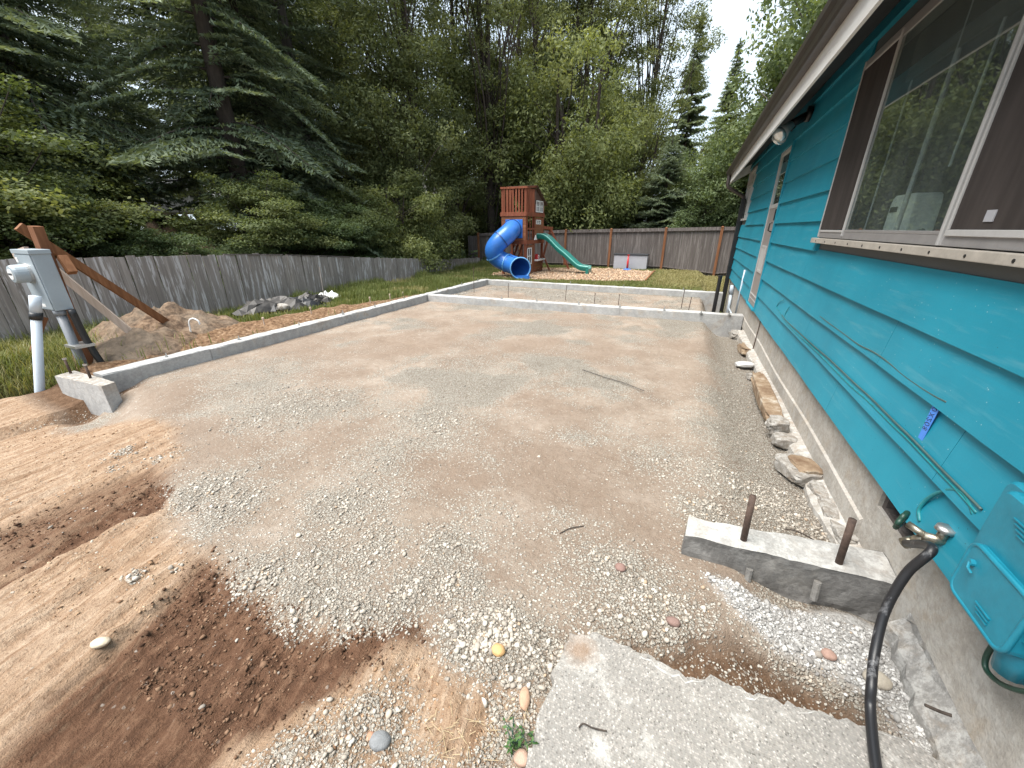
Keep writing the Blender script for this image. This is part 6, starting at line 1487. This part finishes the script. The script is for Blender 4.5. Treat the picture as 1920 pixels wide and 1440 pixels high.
T('spruce_tree', 'fir0', 150, 17.2, 'blue-green spruce rising behind the gap above the parked car', M_NEEDLE_BLUE, s=.95, group=GF)
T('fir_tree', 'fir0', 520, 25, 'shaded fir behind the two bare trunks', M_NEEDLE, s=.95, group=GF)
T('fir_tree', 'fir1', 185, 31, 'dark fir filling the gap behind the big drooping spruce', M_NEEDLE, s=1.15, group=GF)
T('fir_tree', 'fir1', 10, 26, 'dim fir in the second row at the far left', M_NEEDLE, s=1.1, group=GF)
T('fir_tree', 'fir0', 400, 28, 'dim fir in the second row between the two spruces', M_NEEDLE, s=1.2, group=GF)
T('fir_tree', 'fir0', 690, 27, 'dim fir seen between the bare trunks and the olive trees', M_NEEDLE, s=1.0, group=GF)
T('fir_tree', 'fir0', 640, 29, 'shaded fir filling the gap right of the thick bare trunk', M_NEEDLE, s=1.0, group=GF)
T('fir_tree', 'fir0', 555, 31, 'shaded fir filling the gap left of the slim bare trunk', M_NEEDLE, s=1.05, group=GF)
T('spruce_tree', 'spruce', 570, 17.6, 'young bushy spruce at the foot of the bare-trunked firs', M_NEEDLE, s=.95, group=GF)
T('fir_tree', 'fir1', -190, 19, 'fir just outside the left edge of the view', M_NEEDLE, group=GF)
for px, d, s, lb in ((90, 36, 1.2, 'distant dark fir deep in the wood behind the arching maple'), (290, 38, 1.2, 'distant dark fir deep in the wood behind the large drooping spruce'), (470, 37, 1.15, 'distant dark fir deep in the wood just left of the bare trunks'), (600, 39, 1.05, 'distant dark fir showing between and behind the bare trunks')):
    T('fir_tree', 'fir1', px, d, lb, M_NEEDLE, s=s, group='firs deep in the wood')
# understory along the left fence
GM = 'maples along the left fence'
T('maple_tree', 'maple0', -170, 13.2, 'yellow-green maple above the meter box at the left edge', M_LEAF_MAPLE, s=1.0, group=GM)
T('maple_tree', 'maple1', 225, 12.4, 'small leafy maple rising just over the fence left of the parked car', M_LEAF_GREEN, s=.46, group=GM)
T('maple_tree', 'maple0', -50, 14.4, 'layered maple rising behind the timber braces', M_LEAF_MAPLE, s=.80, group=GM)
T('maple_tree', 'maple1', 20, 12.6, 'low maple spreading over the fence right of the braces', M_LEAF_MAPLE, s=.80, group=GM)
T('maple_tree', 'maple1', 318, 12.6, 'low bushy maple below the parked white car', M_LEAF_GREEN, s=.50, group=GM)
T('maple_tree', 'maple0', 500, 13.8, 'bright maple just right of the parked white car', M_LEAF_MAPLE, s=.66, group=GM)
T('maple_tree', 'maple1', 540, 14.4, 'green maple below the spruce boughs', M_LEAF_GREEN, s=.78, group=GM)
T('maple_tree', 'maple1', 610, 15.2, 'darker maple in front of the bare trunks', M_LEAF_GREEN, s=.72, group=GM)
T('maple_tree', 'maple1', 665, 16.0, 'small maple between the bare trunks and the olive bush', M_LEAF_MAPLE, s=.8, group=GM)
T('maple_tree', 'maple0', 20, 17.2, 'taller arching maple in the second row at the left', M_LEAF_LIGHT, s=1.12, group=GM)
# olive broadleaf trees in the middle
GO = 'olive broadleaf trees in the middle'
T('broadleaf_tree', 'tall0', 760, 19.5, 'tall olive broadleaf tree left of the play tower', M_LEAF_OLIVE, s=1.0, group=GO)
T('broadleaf_tree', 'tall0', 845, 23.0, 'tall olive tree behind the left side of the play tower', M_LEAF_OLIVE, s=1.05, rz=2.2, group=GO)
T('broadleaf_tree', 'bush', 735, 17.6, 'pale olive bush leaning over the fence corner', M_LEAF_LIGHT, s=1.05, group=GO, cat='bush')
T('broadleaf_tree', 'bush', 800, 19.0, 'darker olive bush overhanging the end of the left fence', M_LEAF_OLIVE, s=.92, group=GO, cat='bush')
T('broadleaf_tree', 'tall1', 925, 23.5, 'tall tree right behind the play tower with a dark trunk', M_LEAF_OLIVE, s=1.05, group=GO)
T('broadleaf_tree', 'tall1', 990, 26.5, 'tall thin-crowned tree with sky showing through, centre', M_LEAF_OLIVE, s=1.12, rz=4, group=GO)
T('broadleaf_tree', 'round', 1070, 23.6, 'round yellow-olive tree standing right of the play tower', M_LEAF_LIGHT, s=1.48, sz=1.60, group=GO)
T('broadleaf_tree', 'tall1', 1090, 28, 'tall airy tree above the round olive tree', M_LEAF_OLIVE, s=1.05, rz=1, group=GO)
T('broadleaf_tree', 'tall1', 1185, 30, 'tall airy tree at the edge of the open sky', M_LEAF_OLIVE, s=1.02, rz=3, group=GO)
T('broadleaf_tree', 'tall0', 985, 30.5, 'full tall olive tree in the back row behind the play tower', M_LEAF_OLIVE, s=1.12, rz=5, group=GO)
T('broadleaf_tree', 'tall0', 1115, 32, 'full tall olive tree in the back row behind the round tree', M_LEAF_OLIVE, s=1.08, rz=2.5, group=GO)
T('broadleaf_tree', 'tall0', 700, 26, 'tall olive tree in the second row left of centre', M_LEAF_OLIVE, s=1.0, group=GO)
T('broadleaf_tree', 'round', 1180, 27, 'shaded olive tree behind the blue-green spruce', M_LEAF_OLIVE, s=1.25, group=GO)
T('broadleaf_tree', 'round', 930, 29, 'shaded leafy tree filling the gap behind the play tower', M_LEAF_OLIVE, s=1.2, group=GO)
T('broadleaf_tree', 'bush', 905, 25.5, 'low dark bush directly behind the play tower', M_LEAF_OLIVE, s=1.0, group=GO, cat='bush')
T('broadleaf_tree', 'bush', 1010, 24.5, 'low dark bush behind the green slide', M_LEAF_OLIVE, s=.95, group=GO, cat='bush')
for px, d, s, lb in ((800, 36, 1.0, 'dim fir far behind the olive trees, leftmost of four'), (900, 38, 1.0, 'dim fir far behind the play tower'), (1040, 40, .9, 'dim fir far behind the round olive tree'), (1130, 42, .8, 'dim fir far behind the olive trees, rightmost of four')):
    T('fir_tree', 'fir0', px, d, lb, M_NEEDLE, s=s, group='firs far behind the olive trees')
# right side
GR = 'trees beyond the back fence at the right'
T('spruce_tree', 'spruce', 1238, 23.5, 'small dense blue-green spruce behind the back fence', M_NEEDLE_BLUE, s=1.0, group=GR)
T('broadleaf_tree', 'round', 1325, 25.0, 'bright green leafy tree behind the back fence near the house', M_LEAF_GREEN, s=1.02, group=GR)
T('broadleaf_tree', 'bush', 1305, 23.4, 'low green bush behind the fence below the bright tree', M_LEAF_GREEN, s=1.0, group=GR, cat='bush')
T('broadleaf_tree', 'round', 1420, 24.0, 'green tree partly hidden by the house corner', M_LEAF_GREEN, s=1.1, group=GR)
T('fir_tree', 'spire', 1263, 44, 'slim dark fir spire left of the open sky', M_NEEDLE_BLUE, s=.92, group=GR)
T('fir_tree', 'spire', 1326, 47, 'pointed fir spire standing alone against the sky', M_NEEDLE_BLUE, s=.86, group=GR)
T('fir_tree', 'spire', 1385, 52, 'shorter fir right of the lone pointed spire', M_NEEDLE_BLUE, s=.70, group=GR)
T('broadleaf_tree', 'round', 1375, 33, 'leafy tree below the fir spires', M_LEAF_OLIVE, s=1.15, group=GR)
T('broadleaf_tree', 'airy', 1475, 21.0, 'airy tree reaching over the roof edge with sparse leaves against the sky', M_LEAF_GREEN, M_BARKG, s=1.12, sz=1.2, group=GR)
T('broadleaf_tree', 'airy', 1425, 25.0, 'sparse leafy tree between the firs and the roof edge', M_LEAF_OLIVE, M_BARKG, s=1.0, group=GR)
T('broadleaf_tree', 'airy', 1560, 22.0, 'sparse tree behind the roof of the house', M_LEAF_GREEN, M_BARKG, s=1.25, group=GR)

# dead bent branch showing pale in the maples
b = polar(95, 14.5); o = MB().tube(spline([(b[0]-.6, b[1]-.3, 5.9), (b[0]-.2, b[1], 6.9), (b[0]+.3, b[1]+.2, 7.3), (b[0]+.9, b[1]+.4, 7.0)], 6), [.05]*19, 6).build('dead_branch', m_plain('lichen_bark', (.35, .33, .27), .9, .3, 20), None, smooth=True); tag(o, 'pale lichened dead branch arching high among the left maples', 'branch')

# forest floor growth: one dark mass of ferns and brambles
n = 30000; a = rng.uniform(0, 1, n); px_ = rng.uniform(-300, 1450, n); d_ = rng.uniform(12.0, 30, n)
pp = np.array([polar(p, 1) for p in px_])*d_[:, None]; kp = (pp[:, 0] < FENCE_X-.25) | (pp[:, 1] > BF_Y+.4); pp = pp[kp]; n = len(pp)
P = np.stack([pp[:, 0], pp[:, 1], hz(pp[:, 0], pp[:, 1]) + rng.uniform(0, 1, n)**1.5*.8], -1); nn = unit(rng.normal(0, .6, (n, 3)) + np.array([0, 0, 1])); a_ = unit(np.cross(nn, rand_dir(n))); b_ = np.cross(nn, a_); s_ = rng.uniform(.10, .22, n)[:, None]
V, F = leaf_quads(P, a_*s_, b_*s_*.45); tag(np_mesh('undergrowth', V, F, M_LEAF_GREEN, tint=rng.uniform(.1, .6, n)), 'low ferns and brambles under the trees beyond the fences', None, None, 'stuff')

# --- grass blades
def blades(name, x, y, h_, w_, m, label, tint, lean=.35, z=None):
    n = len(x); zz = hz(x, y) - .01; an = rng.uniform(0, 2*np.pi, n); d = np.stack([np.cos(an), np.sin(an)], -1); ln = rng.uniform(.1, 1, n)*lean*h_
    s_ = np.stack([-d[:, 1], d[:, 0]], -1)*w_[:, None]*.5
    p0 = np.stack([x, y], -1); V = np.zeros((n, 5, 3))
    V[:, 0, :2] = p0 - s_; V[:, 1, :2] = p0 + s_; V[:, 2, :2] = p0 + s_*.75 + d*(ln*.35)[:, None]; V[:, 3, :2] = p0 + d*ln[:, None]; V[:, 4, :2] = p0 - s_*.75 + d*(ln*.35)[:, None]
    V[:, 0, 2] = V[:, 1, 2] = zz; V[:, 2, 2] = V[:, 4, 2] = zz + h_*.6; V[:, 3, 2] = zz + h_*rng.uniform(.75, 1, n)
    F4 = np.array([(0,1,2,4)]); base_ = (np.arange(n)*5)[:, None, None]
    # quad foot and triangle tip written as two quads sharing a repeated edge would be degenerate, so use triangles
    F3 = np.array([(0,1,2),(0,2,4),(4,2,3)]); F = (F3[None]+base_).reshape(-1, 3)
    return tag(np_mesh(name, V.reshape(-1, 3), F, m, tint=np.repeat(tint, 3)), label, None, None, 'stuff')
n = 110000; x = rng.uniform(-9.3, -6.25, n); y = rng.uniform(2.0, 19, n); y = 2.0 + (y-2.0)**1.0; m = masks(x, y)
dn = fbm(x*1.3, y*1.3, 301, 4); kp = (rng.uniform(0, 1, n) < m['lawn']*np.clip(.25 + 1.5*(dn-.3), 0, 1)*np.where(x > -6.6, .6, 1)); x, y, dn = x[kp], y[kp], dn[kp]; n = len(x)
hh = rng.uniform(.05, .14, n)*(1 + .9*sstep(.5, .7, dn))*np.where(x < -8.9, 1.5, 1)
blades('grass', x, y, hh, rng.uniform(.010, .018, n), M_GRASS, 'green grass growing between the low wall and the left fence', np.clip(.42 + rng.normal(0, .16, n) + .5*(dn < .40), 0, 1))
n = 90000; x = rng.uniform(-10, 3, n); y = rng.uniform(11.95, 19.1, n); m = masks(x, y); kp = (rng.uniform(0, 1, n) < m['lawn']*(.35+.6*fbm(x*1.1, y*1.1, 303))) & ((x < 1.1) | (y > 13)); x, y = x[kp], y[kp]; n = len(x)
dry = sstep(-1.6, -.6, x)*sstep(12.4, 14.5, y)*.5 + .25*(fbm(x*.9, y*.9, 305)-.45)*2
blades('grass', x, y, rng.uniform(.03, .09, n), rng.uniform(.014, .024, n), M_GRASS, 'short partly dry lawn in front of the back fence', np.clip(.48 + dry + rng.normal(0, .13, n), 0, 1))
n = 26000; x = rng.uniform(-9.3, -6.1, n); y = rng.uniform(.4, 3.2, n); m = masks(x, y); zz = hz(x, y); kp = (zz > -.30) & (rng.uniform(0, 1, n) < (1-m['spoil']*.97)) & ((x < -6.55) | (y > 2.2)) & (x < -6.35); 
rz_ = gp(76, 757); kp &= ~((x > -7.5) & (y < 1.85)); x, y = x[kp], y[kp]; n = len(x); pale = fbm(x*2, y*2, 307)
blades('tall_grass', x, y, rng.uniform(.10, .28, n), rng.uniform(.007, .013, n), M_GRASS, 'tall half dry grass behind the white standpipe', np.clip(.66 + .7*(pale-.5) + rng.normal(0, .17, n), 0, 1), .7)
# weed beside the slab
wd = thing('weed', 'small green leafy weed growing at the left edge of the slab', 'weed', (*gp(968, 1395, .01), 0))
x0_, y0_ = gp(968, 1395, .01); P = []; A_ = []; B_ = []
m_ = MB()
for i in range(13):
    an = rng.uniform(0, 6.28); L = rng.uniform(.035, .10); q = Vector((math.cos(an)*L*.55 + rng.normal(0, .02), math.sin(an)*L*.55, L*.95)); s0 = Vector((rng.normal(0, .018), rng.normal(0, .03), 0))
    m_.tube(spline([s0, s0.lerp(q, .5) + Vector((0, 0, .02)), q], 3), .0016, 5)
    for j in range(5):
        p = s0.lerp(q, .35+.16*j); P.append(p); d = unit(rng.normal(0, 1, 3)*np.array([1, 1, .4])); A_.append(d*rng.uniform(.006, .014)); B_.append(unit(np.cross(d, [0, 0, 1.]))*rng.uniform(.003, .007))
m_.build('stem', M_DGREEN, wd)
V, F = leaf_quads(np.array([tuple(p) for p in P]) + np.array(A_), np.array(A_), np.array(B_)); np_mesh('leaves', V, F, m_leaf('weed_leaf', (.03, .07, .02), (.06, .13, .04), (.12, .2, .08)), wd, tint=rng.uniform(.2, .9, len(P)))
# dry straws
m_ = MB()
for i in range(46):
    g = gp(rng.uniform(790, 1000), rng.uniform(1335, 1440), .0); an = rng.uniform(0, 3.14); L = rng.uniform(.02, .06); z_ = h1(*g)+.008
    m_.tube([(g[0], g[1], z_), (g[0]+L*math.cos(an), g[1]+L*math.sin(an), z_+rng.uniform(0, .012))], .0009, 4)
tag(m_.build('dry_straw', m_plain('straw', (.42, .33, .2), .9, .3, 20), None, fix=False), 'thin dry straws scattered on the ground by the weed', None, None, 'stuff')

# ================================================================== FAR BEHIND THE TREES
cx, cy = polar(328, 22.0)
cz = 2.45
car = thing('parked_car', 'white car on higher ground glimpsed through the trees at the left', 'car', (cx, cy, 0), YAW + .35)
# the bank it stands on
bank = heap('embankment', cx-.3, cy+.2, 4.3, 4.3, 2.35, M_HEAP, None, None, 7, 40); bank['kind'] = 'structure'
m_ = MB(); pr = [(-2.1, .42), (-2.12, .75), (-1.95, .95), (-1.0, 1.02), (-.45, 1.45), (.2, 1.55), (1.5, 1.52), (1.95, 1.0), (2.15, .92), (2.15, .45)]
m_.prism(pr, 'y', -.85, .85); body = m_.build('body', m_plain('white_car_paint', (.72, .74, .76), .3, .03, 2, bump=0), car, bevel=.05)
for (pts) in ([(-.85, 1.03), (-.40, 1.40), (.15, 1.47), (.15, 1.03)], [(.24, 1.03), (.24, 1.47), (1.0, 1.46), (1.0, 1.03)], [(1.08, 1.03), (1.08, 1.45), (1.45, 1.44), (1.78, 1.03)]):
    for s_ in (-1, 1): m_ = MB(); m_.prism(pts, 'y', s_*.852, s_*.862); m_.build('window', M_DARKP, body)
for x_ in (-1.4, 1.4):
    for s_ in (-1, 1):
        m_ = MB(); m_.tube([(x_, s_*.70, .36), (x_, s_*.88, .36)], .36, 18); wh = m_.build('wheel', M_BLACK, car); m_ = MB(); m_.tube([(x_, s_*.881, .36), (x_, s_*.89, .36)], .2, 12); m_.build('rim', M_STEEL, wh)
m_ = MB(); m_.tube([(-.3, -.72, 1.62), (1.5, -.72, 1.60)], .025, 6); m_.build('roof_rail', M_DARKP, body)
car.location.z = CAM_H + 22*math.tan(math.radians(2.75)) - .95 
hx, hy = polar(768, 33)
far_house = thing('house', 'grey neighbouring house glimpsed between the olive trees', 'house', (hx, hy, 0), YAW*.6)
m_ = MB(); m_.box((-4, -3, -.5), (4, 3, 3.0)); m_.build('wall', m_plain('pale_house_wall', (.45, .45, .46), .8, .08, 2), far_house)
m_ = MB(); m_.prism([(-3.5, 2.9), (3.5, 2.9), (0, 5.4)], 'x', -4.4, 4.4); m_.build('roof', m_plain('grey_house_roof', (.25, .245, .25), .9, .2, 6), far_house)
for x_ in (-2, 1.6):
    m_ = MB(); m_.box((x_-.7, -3.05, 1.0), (x_+.7, -2.998, 2.3)); w_ = m_.build('window', M_WHITEP, far_house); m_ = MB(); m_.box((x_-.62, -3.06, 1.08), (x_+.62, -3.051, 2.22)); m_.build('pane', M_DARKP, w_)

for o in sc.objects:
    if '_w' in o: del o['_w']
